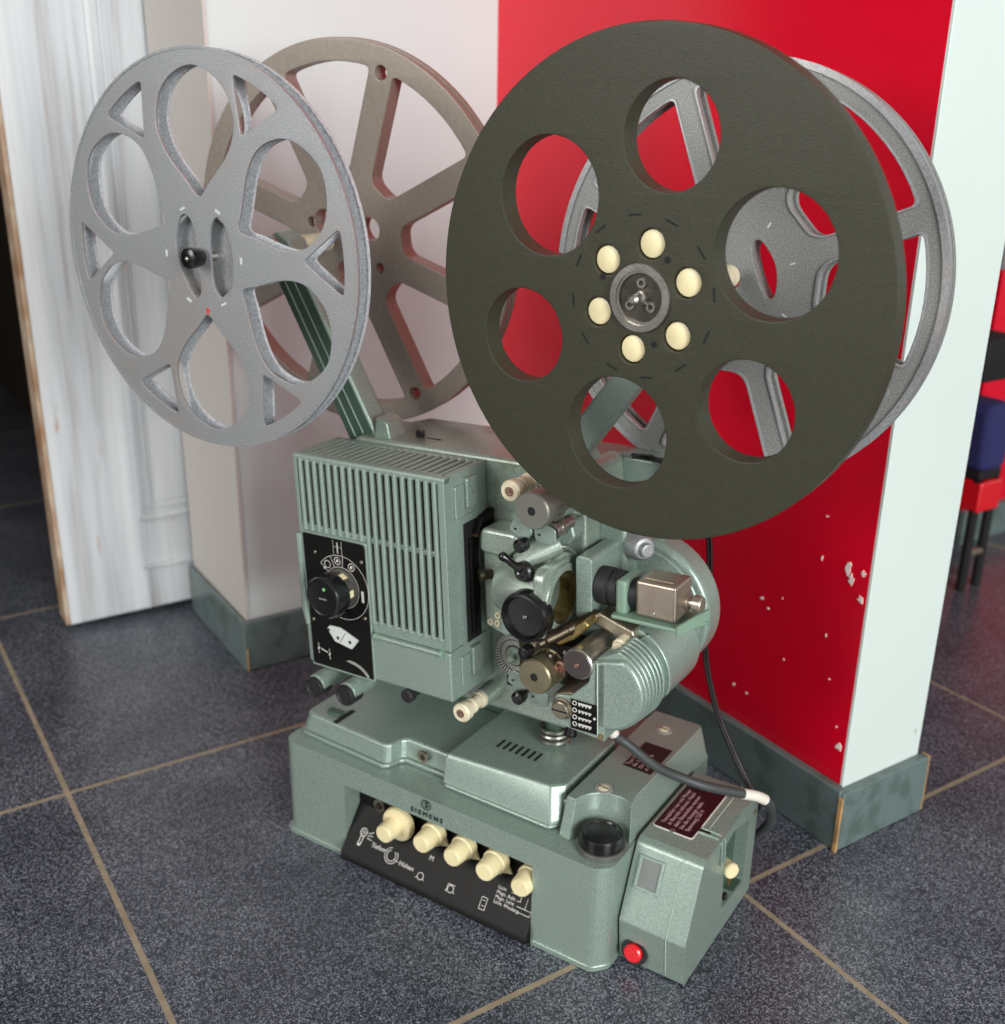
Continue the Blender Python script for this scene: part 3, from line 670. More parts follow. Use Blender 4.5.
# sound drum, small rollers, lens barrel of the sound optics
b = Hd(); b.lathe([(0, .010), (.001, .0115), (.040, .0115), (.0410, .0122), (.0445, .0122), (.0455, .0112)], (.1130, .6680, .0610), NEG, 44); dr = b.build('sound_drum', STEEL, proj)
b = Hd(); b.cyl((.1130, .6226, .0610), NEG, .0010, .0108); b.build('drum_face', mat('brushed_dark_steel', (96, 88, 88), .4, .8), dr)
b = Hd(); b.lathe([(0, .002), (.0016, .0014)], (.1130, .6216, .0610), NEG, 14); b.build('drum_center', COPPER, dr)
b = Hd(); b.lathe([(0, .0058), (.010, .0055), (.014, .0050), (.0145, .0032), (.0125, .0028)], (.0950, .6430, .0510), NEG, 26); b.build('pressure_roller', COPPER, proj)
b = Hd(); b.lathe([(0, .0046), (.020, .0046), (.021, .0052), (.026, .0052), (.0265, .0044), (.034, .0050), (.044, .0050), (.046, .0036), (.050, .0036)], (.1100, .6600, .0855), (-.55, -.70, -.30), 24); sl = b.build('sound_lens_tube', DARKSTEEL, proj)
b = Hd(); b.lathe([(0, .0025), (.002, .0015)], (.0825, .6250, .0702), (-.55, -.7, -.3), 12); b.build('lens_tip', STEEL, sl)
b = Hd(); b.prism(fillet([(.0830, .0660), (.0860, .0610), (.1000, .0700), (.1130, .0840), (.1090, .0880)], .002, 3), .6400, .6560, 'xz'); b.build('guide_bracket', BRASS, proj, .0015)
b = Hd(); b.prism(fillet([(.104, .0800), (.112, .0890), (.140, .0800), (.143, .0720), (.136, .0690), (.118, .0760)], .003, 4), .6560, .6740, 'xz'); b.build('arm_bracket', OLDSTEEL, proj, .002)
b = Hd(); b.lathe([(0, .0062), (.009, .0060), (.010, .0046), (.0125, .0044), (.013, .003)], (.1345, .6560, .0700), NEG, 26); b.build('pivot_bolt', IVORY, proj)
for (x, z) in ((.0860, .0580), (.0985, .0640), (.0900, .0330), (.075, .012)):
    b = Hd(); b.sphere((x, .6300 if z > .05 else .655, z), .0018, 10); b.build('small_screw', STEEL, proj)
b = Hd(); b.prism(fillet([(.0800, .0500), (.1020, .0560), (.1040, .0640), (.0800, .0620)], .002, 3), .6400, .6700, 'xz'); b.build('link_plate', BLACKM, proj, .001)

# ---------- lamp housing with slatted grille
LH = dict(x0=-.150, x1=0.0, y0=.620, y1=.6765, z0=0.0, z1=.186)
b = Hd()
# core behind the slats
sh_ = [(.6250, .012), (.6250, .178), (.6290, .182), (.676, .182), (.676, .012)]
b.prism(sh_, -.146, -.004, 'yz'); core = b.build('lamp_housing', BLACKM, proj, .002)
# frame: lower skirt, side cheeks, mid bar, top rails
def side_cheek(x0, x1):
    q = Hd(); pr = fillet([(.6200, .044), (.6200, .1860), (.6765, .1860), (.6765, .044)], [.001, .0065, .001, .001], 6); q.prism(pr, x0, x1, 'yz'); return q
b = side_cheek(-.0045, 0.0015); b.build('side_cheek', GREEN, core, .0022, 3)
b = side_cheek(-.150, -.1460); b.build('side_cheek', GREEN, core, .0022, 3)
b = Hd(); b.prism(fillet([(.6190, .0), (.6190, .0430), (.6765, .0430), (.6765, .0)], [.003, .002, 0, 0], 3), -.1500, .0015, 'yz')
b.build('lower_skirt', GREEN, core, .002, 3)
b = Hd()
b.prism(fillet([(.6200, .1805), (.6200, .1860), (.6285, .1860), (.6285, .1810), (.6260, .1800)], [.001, .0060, 0, 0, 0], 6), -.150, .0015, 'yz')   # front top rail
b.box(-.150, 0, .6700, .6765, .180, .1860)
b.build('top_rail', GREEN, core, .0018, 3)
b = Hd(); b.box(-.150, -.0775, .6205, .6260, .1195, .1265); b.build('middle_rail', GREEN, core, .0010)
b = Hd(); b.box(-.0780, -.003, .6215, .6260, .1205, .1255); b.build('middle_rail', GREEN, core, .0010)
b = Hd(); b.box(-.0775, -.003, .6205, .6260, .0430, .0535); b.build('bottom_rail', GREEN, core, .0010)
nsl = 19; pitch = (.1420) / nsl
for k in range(nsl):
    x = -.1462 + (k + .5) * pitch
    b = Hd(); w = pitch * .26; lo = .0520 if x > -.0775 else .1220
    b.prism(fillet([(x - w, .6188), (x + w, .6188), (x + w, .6245), (x - w, .6245)], .0020, 5), lo, .1825, 'xy')
    sl_ = b.build('grille_slat', GREEN, core)
    b = Hd(); b.prism(fillet([(x - w, .1815), (x + w, .1815), (x + w, .1862), (x - w, .1862)], .0016, 3), .6275, .6715, 'xz'); b.build('top_slat', GREEN, core)
# long hinge bar above the skirt
b = Hd(); b.tube([(-.0725, .6190, .0410), (-.0080, .6190, .0410)], .0024, 12); b.build('hinge_bar', GREEN, core)
b = Hd(); b.ring((-.0740, .6190, .0410), (1, 0, 0), .0034, .001, 0, .003, 14); b.ring((-.0080, .6190, .0410), (1, 0, 0), .0034, .001, 0, .003, 14); b.build('hinge_end', MINT, core)
b = Hd(); b.tube([(-.1475, .6200, .0360), (-.1492, .6190, .050), (-.1492, .6190, .1180)], .0030, 12); b.build('side_handle', GREEN, core)
# cheek pads on the right side
for (z0, z1) in ((.1560, .1800), (.0150, .0390)):
    b = Hd(); b.prism(rrect(.6315, .6435, z0 - .006, z1 - .004, .002), -.001, .0036, 'yz'); b.build('cheek_pad', GREEN, core, .0008)
    b = Hd(); b.prism(rrect(.6440, .6580, z0, z1, .002), -.001, .0058, 'yz'); cpd = b.build('latch_block', GREEN, core, .001)
    b = Hd(); b.sphere((.0060, .6510, (z0 + z1) / 2), .0011, 8); b.build('pin', STEEL, cpd)
# gate opening: raised frame and black slot on the right side of the lamp housing
b = Hd(); b.cut(rrect(.6360, .6765, .0400, .1500, .004), [rrect(.6405, .6700, .0440, .1440, .002)], 0.0010, .0030, .0004, 'yz'); b.build('gate_frame', GREEN, core)
b = Hd(); b.box(-.0015, .0022, .6430, .6620, .0440, .1440); b.build('gate_slot', BLACKM, core)
b = Hd(); b.prism([(.652, .1330), (.676, .1365), (.676, .1480), (.660, .1450)], .0012, .0085, 'yz'); b.build('gate_hood', BLACKP, core, .0008)
b = Hd(); b.box(.001, .0060, .6550, .6700, .1295, .1335); b.box(.0008, .0018, .6480, .6515, .1180, .1235); b.box(.0008, .0018, .6480, .6515, .0600, .0650); b.build('gate_contact', BRASS, core, .0004)
b = Hd(); b.box(.0018, .0044, .6480, .6560, .050, .1300); b.build('gate_shutter', BLACKP, core, .0006)

# selector panel (black) on the lower left of the front
b = Hd()
sp = fillet([(-.1440, .0005), (-.0782, .0005), (-.0782, .1195), (-.1440, .1195)], [.002, 0, .004, .001], 3)
b.prism(fillet([(-.1465, -.0020), (-.0768, -.0020), (-.0768, .1208), (-.1465, .1208)], .002, 3), .6185, .6205, 'xz')
spf = b.build('selector_frame', GREEN, core, .0006)
b = Hd(); b.prism(sp, .6176, .6188, 'xz'); spn = b.build('selector_panel', BLACKP, core, .0003)
SY = .6176
b = Hd()
dcx, dcz = -.1045, .0780
def hring(cx, cz, r, w, a0=0, a1=360, y=SY):
    n = 30; vs = []; fs = []
    for k in range(n + 1):
        a = rad(a0 + (a1 - a0) * k / n)
        vs += [(cx + (r - w / 2) * math.cos(a), y - .0002, cz + (r - w / 2) * math.sin(a)), (cx + (r + w / 2) * math.cos(a), y - .0002, cz + (r + w / 2) * math.sin(a))]
        if k: fs.append((2 * k - 2, 2 * k - 1, 2 * k + 1, 2 * k))
    b.add(vs, fs)
def hline(xa, za, xb, zb, w=.0005, y=SY):
    dx, dz = xb - xa, zb - za; L_ = math.hypot(dx, dz); nx, nz = -dz / L_ * w / 2, dx / L_ * w / 2
    b.add([(xa + nx, y - .0002, za + nz), (xa - nx, y - .0002, za - nz), (xb - nx, y - .0002, zb - nz), (xb + nx, y - .0002, zb + nz)], [(0, 1, 2, 3)])
RO, RI, RMm = .0280, .0180, .0230
hring(dcx, dcz, RO, .0004, -100, 140); hring(dcx, dcz, RI, .0004, 0, 360)
for a in (140, 112, 84): hline(dcx + RI * math.cos(rad(a)), dcz + RI * math.sin(rad(a)), dcx + RO * math.cos(rad(a)), dcz + RO * math.sin(rad(a)))
for a in (128, 98, 60):
    hring(dcx + RMm * math.cos(rad(a)), dcz + RMm * math.sin(rad(a)), .0031, .0006)
    if a < 120: hring(dcx + RMm * math.cos(rad(a)), dcz + RMm * math.sin(rad(a)), .0007, .0012)
hring(dcx + RMm * math.cos(rad(139)), dcz + (RMm - .001) * math.sin(rad(139)), .0006, .0012)
hline(-.1065, .1075, -.1065, .1170, .0010); hline(-.1110, .1065, -.1110, .1185, .0003); hline(-.1020, .1065, -.1020, .1185, .0003); hline(-.1110, .1130, -.1020, .1130, .0003)
hline(-.0830, .0790, -.0830, .0690, .0026)
for (x, z) in ((-.1365, .0160), (-.1245, .0130)): hline(x, z - .005, x, z + .005, .0005); hline(x - .0010, z - .001, x + .0010, z + .001, .0014)
hline(-.1340, .0162, -.1265, .0140, .0009)
b.build('selector_markings', WHITEINK, spn, smooth=False)
b = Hd(); b.prism([(-.1065, .0110)] + [(-.1020 + .0285 * math.cos(rad(a)) * .9, -.0140 + .0265 * math.sin(rad(a))) for a in (92, 78, 64, 50, 38)] + [(-.1020 + .0258 * math.cos(rad(a)) * .9, -.0140 + .0240 * math.sin(rad(a))) for a in (38, 50, 64, 78)], SY - .0003, SY, 'xz'); b.build('scale_arc', GREYINK, spn, smooth=False)
for (x, z) in ((-.1316, .1042), (-.0822, .1045), (-.0826, .0550), (-.1400, .0420)):
    b = Hd(); b.lathe([(0, .0016), (.0005, .0013)], (x, SY, z), NEG, 14); b.build('panel_screw', OLDSTEEL, spn)
b = Hd(); mw = fillet([(-.1245, .0370), (-.1215, .0405), (-.1100, .0410), (-.0905, .0335), (-.0985, .0240), (-.1165, .0270)], .0012, 3); b.prism(mw, SY - .0008, SY, 'xz'); mtr = b.build('meter_window', METERW, spn)
b = Hd(); hline(-.1110, .0275, -.1040, .0375, .0004, SY - .0008); hring(-.1130, .0310, .0009, .0012, y=SY - .0008); hring(-.1000, .0300, .0009, .0012, y=SY - .0008); hring(-.1225, .0365, .0008, .0010, y=SY - .0008); b.build('meter_marks', BLACKP, mtr, smooth=False)
# large selector knob
b = Hd(); b.lathe([(0, .0170), (.0025, .0170), (.0030, .0150), (.010, .0150)], (dcx, SY, dcz), NEG, 48); b.build('dial_ring', mat('grey_dial_ring', (88, 86, 80), .4, .4), spn)
b = Hd(); b.lathe([(0, .0120), (.009, .0120), (.0095, .0172), (.0110, .0180), (.0215, .0180), (.0235, .0168), (.0238, .0150), (.0232, .0140), (.0232, 0.0001)], (dcx - .0005, SY, dcz - .001), NEG, 56); kb = b.build('selector_knob', BLACK, spn)
b = Hd(); b.cyl((dcx + .0015, SY - .0232, dcz + .0070), NEG, .0006, .0014); b.build('green_dot', mat('green_dot_paint', (120, 190, 110), .4), kb)
b = Hd(); b.text('SIEMENS', .0022, lambda x, y, o: (dcx - .0048 + x, SY - .0233 - o, dcz - .0025 + y)); b.build('knob_lettering', GREYINK, kb, smooth=False)
b = Hd()
for a in (-2, 62):
    c_, s_ = math.cos(rad(a)), math.sin(rad(a)); r_ = .0152
    b.add([(dcx + r_ * c_ - .003 * s_, SY - y_, dcz + r_ * s_ + .003 * c_) for y_ in (.0035, .0095)] + [(dcx + r_ * c_ + .003 * s_, SY - y_, dcz + r_ * s_ - .003 * c_) for y_ in (.0095, .0035)] + [(dcx + .013 * c_ - .003 * s_, SY - y_, dcz + .013 * s_ + .003 * c_) for y_ in (.0035, .0095)] + [(dcx + .013 * c_ + .003 * s_, SY - y_, dcz + .013 * s_ - .003 * c_) for y_ in (.0095, .0035)], [(0, 1, 2, 3), (4, 7, 6, 5), (0, 4, 5, 1), (1, 5, 6, 2), (2, 6, 7, 3), (3, 7, 4, 0)])
b.build('dial_tab', CREAM, spn)
b = Hd(); b.tube([(dcx + .001, SY - .002, dcz - .0190), (dcx + .000, SY - .010, dcz - .0200)], [.0026, .0032], 14); b.build('dial_lever', OLDSTEEL, spn)

# levelling knobs under the lamp housing
for (x, z) in ((-.1325, -.0150), (-.0980, -.0135)):
    b = Hd(); b.cyl((x, .6360, z + .0025), NEG, .030, .0088); b.lathe([(0, .0085), (.040, .0085)], (x, .6760, z + .0025), NEG, 20); st_ = b.build('knob_stem', GREEN, proj)
    b = Hd(); b.lathe([(0, .0080), (.001, .0094), (.0135, .0094), (.0150, .0086), (.0150, .0074), (.0140, .0066), (.0140, .0001)], (x - .001, .6180, z), NEG, 40); b.build('levelling_knob', RUBBER, st_)
b = Hd(); b.lathe([(0, .0040), (.012, .0042), (.0125, .0058), (.0185, .0058), (.0195, .0048)], (-.0420, .6340, -.0040), NEG, 26); b.build('tilt_lock_knob', RUBBER, proj)

# ---------- film side: deck parts (deck face at V = .677)
DK = .677
def roller(x, z, y1, name, mt, prof):
    q = Hd(); q.lathe(prof, (x, DK, z), NEG, 36); return q.build(name, mt, proj)
# ivory guide rollers (spool shaped)
gp_ = [(.018, .0070), (.0215, .0072), (.0225, .0058), (.027, .0054), (.030, .0058), (.0310, .0066), (.0330, .0066), (.0340, .0056), (.0390, .0056), (.0400, .0080), (.0460, .0082), (.0475, .0070)]
b = Hd(); b.lathe([(0, .0085), (.018, .0078), (.0185, .0066)], (.0535, DK, .1812), NEG, 28); b.build('roller_boss', DECK, proj)
r_ = roller(.0535, .1812, 0, 'guide_roller', IVORY, gp_)
b = Hd(); b.ring((.0535, DK - .047, .1812), NEG, .0036, .0022, 0, .001, 18); b.lathe([(0, .002), (.0016, .0014)], (.0535, DK - .047, .1812), NEG, 14); b.build('roller_screw', COPPER, r_)
b = Hd(); b.lathe([(0, .0085), (.018, .0078), (.0185, .0066)], (.0012, DK, -.0140), NEG, 28); b.build('roller_boss', DECK, proj)
r_ = roller(.0012, -.0140, 0, 'guide_roller', IVORY, gp_)
b = Hd(); b.ring((.0012, DK - .047, -.0140), NEG, .0036, .0022, 0, .001, 18); b.lathe([(0, .002), (.0016, .0014)], (.0012, DK - .047, -.0140), NEG, 14); b.build('roller_screw', COPPER, r_)
# sprocket wheels
def sprocket(x, z, mt, r=.0140):
    b = Hd(); b.lathe([(0, r * .8), (.030, r * .8), (.031, r * 1.04), (.034, r * 1.04), (.0345, r * .93), (.046, r * .93), (.0465, r), (.0540, r), (.0555, r * .93)], (x, DK - .004, z), NEG, 48); s_ = b.build('film_sprocket', mt, proj)
    b = Hd(); b.cyl((x, DK - .0590, z), NEG, .0008, .0032); b.build('sprocket_bore', BLACKM, s_)
    b = Hd()
    for k in range(12):
        a = 2 * PI * k / 12; b.box(x + r * .97 * math.cos(a) - .0006, x + r * .97 * math.cos(a) + .0006, DK - .040, DK - .038, z + r * .97 * math.sin(a) - .0006, z + r * .97 * math.sin(a) + .0006)
    b.build('sprocket_teeth', mt, s_)
sprocket(.0795, .1740, mat('matt_grey_steel', (138, 138, 128), .42, .7, var=.06))
sprocket(.0790, .0440, BRASS if False else mat('oiled_nickel', (146, 138, 112), .34, .8, var=.12, var_scale=60), .0140)
# film keepers around the upper sprocket
def keeper(xa, za, ang, mirror=1):
    b = Hd(); pl_ = rot(fillet([(-.0085, -.006), (.0085, -.007), (.0095, .004), (.003, .0075), (-.0085, .006)], .0035, 4), ang)
    b.prism([(xa + x, za + z) for x, z in pl_], .6290, .6305, 'xz'); k_ = b.build('keeper_plate', GREEN, proj, .0004)
    b = Hd(); b.cyl((xa - .004, .6285, za), NEG, .0006, .0009); b.build('keeper_pin', BLACKM, k_)
    return k_
k1 = keeper(.0625, .1540, -.45); k2 = keeper(.0830, .1530, .12)
b = Hd(); b.lathe([(0, .0022), (.008, .0022), (.009, .0046), (.013, .0056), (.018, .0050), (.0195, .0030)], (.0725, .6290, .1485), NEG, 28); b.build('keeper_knob', BLACK, k1)
b = Hd(); b.lathe([(0, .0052), (.012, .0052), (.0125, .0070), (.0155, .0070), (.016, .0052), (.024, .0052), (.0245, .0068), (.0270, .0068)], (.0860, .6590, .1550), NEG, 32); b.build('keeper_roller', STEEL, proj)
b = Hd(); b.prism(fillet([(.0700, .1350), (.0840, .1350), (.0900, .1420), (.0870, .1540), (.0740, .1540)], .004, 4), .6600, .6770, 'xz'); b.build('keeper_mount', GREEN, proj, .002)
k3 = keeper(.0570, .0300, -.35); k4 = keeper(.0750, .0210, .02)
b = Hd(); b.lathe([(0, .0022), (.006, .0022), (.007, .0046), (.011, .0056), (.016, .0050), (.0175, .0030)], (.0655, .6300, .0240), NEG, 28); b.build('keeper_knob', BLACK, k3)
b = Hd(); b.prism(fillet([(.0600, .0080), (.0900, .0075), (.0945, .0270), (.0660, .0270)], .003, 4), .6480, .6770, 'xz'); b.build('keeper_mount', DECK, proj, .001)
b = Hd(); b.tube([(.0655, .6380, .0720), (.0700, .6340, .0640), (.0695, .6290, .0590)], [.0035, .0032, .0025], 14); kk = b.build('keeper_arm', OLDSTEEL, proj)
b = Hd(); b.lathe([(0, .004), (.003, .0052), (.008, .0054), (.0105, .0042), (.0115, .0015)], (.0690, .6290, .0605), NEG, 28); b.build('keeper_knob', BLACK, kk)

# gate plate and lens mount
b = Hd(); b.prism(fillet([(.0105, .0560), (.0350, .0480), (.0360, .1300), (.0330, .1345), (.0105, .1345)], [.002, .006, .002, .006, .006], 4), .6560, .6770, 'xz'); gt = b.build('gate_plate', DECK, proj, .0015)
b = Hd(); b.prism(fillet([(.010, .1200), (.0340, .1180), (.046, .1280), (.046, .1400), (.012, .1400)], .006, 4), .6500, .6770, 'xz'); b.build('gate_arch', DECK, gt, .003, 3)
# lens mount: holder lying along the head, bore open towards the right
b = Hd()
b.lathe([(0, .0130), (.004, .0190), (.014, .0235), (.030, .0255), (.048, .0262), (.0480, .0205), (.012, .0200), (.0118, .0001)], (.0300, .6500, .0980), (1, 0, 0), 48); lm = b.build('lens_mount', DECK, proj)
b = Hd(); b.cut(rrect(.6225, .6765, .0690, .1265, .011, 6), [circle(.0205, .6500, .0980, 44)], .0760, .0850, .0016, 'yz'); b.build('lens_block', DECK, lm)
b = Hd(); b.ring((.0850, .6500, .0980), (1, 0, 0), .0258, .0205, -.004, .0022, 56); b.build('bore_ring', DECK, lm)
b = Hd(); b.ring((.0850, .6500, .0980), (1, 0, 0), .0210, .0204, -.040, .0008, 48); b.build('bore_sleeve', BRASS, lm)
b = Hd(); b.cyl((.0435, .6500, .0980), (1, 0, 0), .001, .0204); b.build('bore_back', BRASS, lm)
b = Hd(); b.tube([(.0560, .6350, .0900), (.0820, .6350, .0900)], .0011, 8); b.build('bore_rod', OLDSTEEL, lm)
b = Hd(); b.tube([(.0560, .6380, .0945), (.0820, .6380, .0945)], .0008, 8); b.build('bore_rod', OLDSTEEL, lm)
b = Hd(); b.prism(fillet([(.0300, .0700), (.0780, .0700), (.0840, .0760), (.0840, .1240), (.0760, .1290), (.0480, .1290), (.0300, .1180)], .006, 4), .6735, .6770, 'xz'); b.build('mount_base', DECK, lm, .003, 3)
# clamp tube on top and black lever
b = Hd(); b.tube([(.0560, .6350, .1240), (.0640, .6420, .1300), (.0790, .6560, .1380)], [.0075, .0080, .0085], 24); b.build('clamp_tube', DECK, lm)
b = Hd(); b.lathe([(0, .0068), (.0015, .0078), (.0055, .0078), (.007, .0062), (.007, .004), (.006, .003), (.006, .0001)], (.0645, .6330, .1215), NEG, 32); cl = b.build('clamp_knob', BLACK, lm)
b = Hd(); b.tube([(.0630, .6290, .1235), (.0575, .6270, .1260), (.0530, .6260, .1295), (.0500, .6250, .1315)], [.0040, .0028, .0028, .0036], 14); b.sphere((.0495, .6250, .1318), .0036, 12); b.build('clamp_lever', BLACK, cl)
# focus knob
b = Hd(); b.lathe([(0, .006), (.012, .006), (.0125, .0185), (.0140, .0195), (.0240, .0195), (.0260, .0185), (.0265, .0168), (.0225, .0150), (.0220, .0001)], (.0710, .6420, .0905), NEG, 56); fk = b.build('focus_knob', BLACK, lm)
b = Hd(); b.lathe([(0, .0016), (.0015, .0012)], (.0710, .6195, .0905), NEG, 16); b.build('knob_screw', STEEL, fk)
b = Hd(); b.lathe([(0, .0040), (.006, .0040), (.0065, .0052), (.0105, .0052)], (.0180, .6560, .1010), (-.60, -.75, .0), 22); b.build('gate_knob', mat('dark_olive_metal', (70, 68, 52), .35, .6), gt)
b = Hd(); b.tube([(.0180, .6560, .1010), (.0230, .662, .1040)], .0030, 12); b.build('gate_stud', STEEL, gt)
for (x, z) in ((.0215, .0915), (.0160, .0600), (.0225, .0600), (.0230, .0670)):
    b = Hd(); b.ring((x, .6560, z), NEG, .0027, .0014, 0, .0016, 18); sr = b.build('gate_screw', STEEL if z > .08 else IVORY, gt)
# strobe dial
b = Hd(); b.cyl((.0250, .6765, .0240), NEG, .0016, .0195, seg=60); sd = b.build('stroboscope_dial', mat('dial_black', (24, 28, 24), .4), proj)
b = Hd()
for rr0, rr1, off in ((.0092, .0134, 0), (.0142, .0190, .5)):
    for k in range(44):
        a = 2 * PI * (k + off) / 44; da = .040
        b.add([(.0250 + r * math.cos(q), .6748, .0240 + r * math.sin(q)) for r, q in ((rr0, a - da), (rr1, a - da), (rr1, a + da), (rr0, a + da))], [(0, 1, 2, 3)])
b.build('strobe_marks', WHITEINK, sd, smooth=False)
b = Hd(); b.cyl((.0250, .6750, .0240), NEG, .0012, .0080, seg=40); b.lathe([(0, .0035), (.006, .0035), (.0075, .0022)], (.0250, .6745, .0240), NEG, 24); b.build('dial_hub', DECK, sd)
b = Hd(); b.box(.0160, .0370, .6760, .6772, -.0050, .0035); sc2 = b.build('counter_plate', BLACKP, proj)
b = Hd()
for i in range(2):
    for j in range(4): b.lathe([(0, .0010), (.0004, .0010)], (.0200 + j * .0036 + i * .0018, .6760, .0015 - i * .0032), NEG, 10)
b.build('counter_dots', WHITEINK, sc2, smooth=False)
b = Hd(); b.lathe([(0, .004), (.008, .005), (.009, .0045)], (.098, .640, -.001), (0, -.3, -1), 20); b.build('drain_knob', BLACKP, proj)

# ---------- photocell / exciter assembly at the right of the deck
b = Hd(); b.prism(fillet([(.0930, .0800), (.1065, .0780), (.1065, .1300), (.0930, .1310)], [.002, .003, .004, .004], 3), .6560, .7000, 'xz'); ex_ = b.build('exciter_block', GREEN, proj, .003, 3)
b = Hd(); b.box(.0880, .1120, .6990, .7220, .0500, .1500); b.build('exciter_back', GREEN, ex_, .003, 2)
b = Hd(); b.lathe([(0, .0120), (.002, .0143), (.010, .0145), (.011, .0125), (.0125, .0125), (.0135, .0140), (.0190, .0138), (.0200, .0110)], (.1060, .6700, .1055), (1, 0, 0), 44); b.build('lens_barrel', RUBBER, ex_)
b = Hd(); b.box(.1255, .1345, .6560, .6840, .0910, .1175); b.build('cell_mount', MINT, ex_, .0025, 2)
b = Hd(); b.cyl((.1340, .6700, .1045), (1, 0, 0), .0085, .0115); b.build('rubber_ring', RUBBER, ex_)
b = Hd(); b.box(.1420, .1735, .6565, .6850, .0930, .1205); bx_ = b.build('photocell_box', BOXMETAL, ex_, .0022, 3)
b = Hd(); b.cyl((.1560, .6563, .0975), NEG, .0008, .0020); b.build('box_screw', STEEL, bx_)
b = Hd(); b.box(.1460, .1680, .6640, .6650, .1205, .1209); b.build('box_stamp', OLDSTEEL, bx_)
b = Hd(); b.lathe([(0, .0055), (.004, .0055), (.0045, .0040), (.007, .0040), (.0075, .0062), (.0130, .0062), (.0140, .0052)], (.1735, .6720, .1050), (1, 0, 0), 24); b.build('terminal_knob', BOXMETAL, ex_)
b = Hd(); b.prism(fillet([(.1240, .6520), (.1775, .6520), (.1905, .6760), (.1830, .6860), (.1240, .6880)], .002, 3), .0885, .0915, 'xy'); b.build('cell_bracket', MINT, ex_, .0008)
b = Hd(); b.add([(.1760, .6520, .0860), (.1775, .6515, .0860), (.1910, .6760, .0930), (.1890, .6765, .0930), (.1760, .6520, .0935), (.1775, .6515, .0935), (.1910, .6760, .1010), (.1890, .6765, .1010)], [(0, 1, 2, 3), (4, 7, 6, 5), (0, 4, 5, 1), (1, 5, 6, 2), (2, 6, 7, 3), (3, 7, 4, 0)]); b.build('bracket_lip', MINT, ex_)
b = Hd(); b.lathe([(0, .0118), (.012, .0112), (.018, .0080), (.0185, .0054), (.0240, .0050), (.0245, .0040)], (.1130, .7110, .1270), (.80, -.60, .02), 36); b.build('signal_lamp', CAST, proj)

# ---------- reel arms
AXL, AXR = (-.672, .5285), (-.2945, .5325)
def arm(pa, pb, w, y0, y1, ribs):
    d_ = (Vector(pb) - Vector(pa)); L_ = d_.length; e = d_.normalized(); n = Vector((-e.y, e.x))
    def P(s_, t_): q = Vector(pa) + e * s_ + n * t_; return (q.x, q.y)
    b = B(); b.prism([P(0, -w), P(0, w), P(L_, w), P(L_ + w * .8, w * .5), P(L_ + w * .8, -w * .5), P(L_, -w)], y0, y1, 'xz'); a_ = b.build('reel_arm', GREEN, proj, .002)
    if ribs:
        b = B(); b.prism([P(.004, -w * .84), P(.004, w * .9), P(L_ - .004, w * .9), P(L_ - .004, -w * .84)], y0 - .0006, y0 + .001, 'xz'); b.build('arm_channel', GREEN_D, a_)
        for t_, ww in ((w * .42, .0007), (-w * .22, .0005)):
            b = B(); b.prism([P(.01, t_ - ww), P(.01, t_ + ww), P(L_ - .020, t_ + ww), P(L_ - .020, t_ - ww)], y0 - .0016, y0 - .0004, 'xz'); b.build('arm_rib', GREEN, a_, .0003)
    return a_
aL = arm((-.5800, .372), AXL, .0150, .685, .707, True)
b = B(); b.prism([(-.5700, .3780), (-.5520, .3800), (-.5560, .3960), (-.5680, .3990)], .683, .705, 'xz'); b.build('arm_socket', GREEN, aL, .0015)
aR = arm((-.396, .390), AXR, .0110, .700, .716, False)
b = B(); b.prism([(-.405, .384), (-.370, .384), (-.376, .398), (-.392, .404)], .697, .719, 'xz'); b.build('arm_socket', GREEN, aR, .002)
# shafts
for (x, z), a_ in ((AXL, aL), (AXR, aR)):
    b = B(); b.lathe([(0, .0038), (.076, .0038), (.077, .0105), (.080, .0105), (.0805, .0038), (.1480, .0038)], (x, .7560, z), NEG, 26); b.build('reel_spindle', STEEL, a_)
    b = B(); b.lathe([(0, .0085), (.034, .0085), (.036, .0075)], (x, .7480, z), NEG, 26); b.build('spindle_collar', IVORY, a_)

# ================================================================== REELS
def reel_matrix(U, V, z, dyaw, lean):
    bb = BA + dyaw
    y_ = Vector((math.sin(bb) * math.cos(lean), math.cos(bb) * math.cos(lean), math.sin(lean))); x_ = Vector((math.cos(bb), -math.sin(bb), 0)); z_ = x_.cross(y_)
    m = Matrix((x_, y_, z_)).transposed().to_4x4(); m.translation = W(U, V, z); return m

# dark solid reel
R = .1538
dark = empty('film_reel', reel_matrix(-.2928, .6048, .5358, .0671, .0161), 'solid dark olive reel with six round holes around a cream hub', 'film reel', 'film reels on the projector arms')
hs = []
for k in range(3):
    for (rr_, rc_, an_) in ((.200, .611, 81.4), (.236, .577, 21.3)):
        an_ += 120 * k; hs.append(circle(rr_ * R, rc_ * R * math.cos(rad(an_)), rc_ * R * math.sin(rad(an_)), 64))
hs += [circle(.060 * R, .212 * R * math.cos(rad(21.4 + 60 * k)), .212 * R * math.sin(rad(21.4 + 60 * k)), 28) for k in range(6)]
b = MB(); b.cut(circle(R, n=160), hs + [circle(.0165, n=40)], 0, .0155, .0009); fl = b.build('reel_disc', DARKREEL, dark)
b = MB()
for k in range(6):
    x, z = .212 * R * math.cos(rad(21.4 + 60 * k)), .212 * R * math.sin(rad(21.4 + 60 * k))
    b.lathe([(0, .0085), (.0095, .0087), (.0110, .0082), (.0118, .0050), (.0120, .0005)], (x, .0135, z), NEG, 28)
b.build('cream_hub', CREAM, dark)
b = MB()
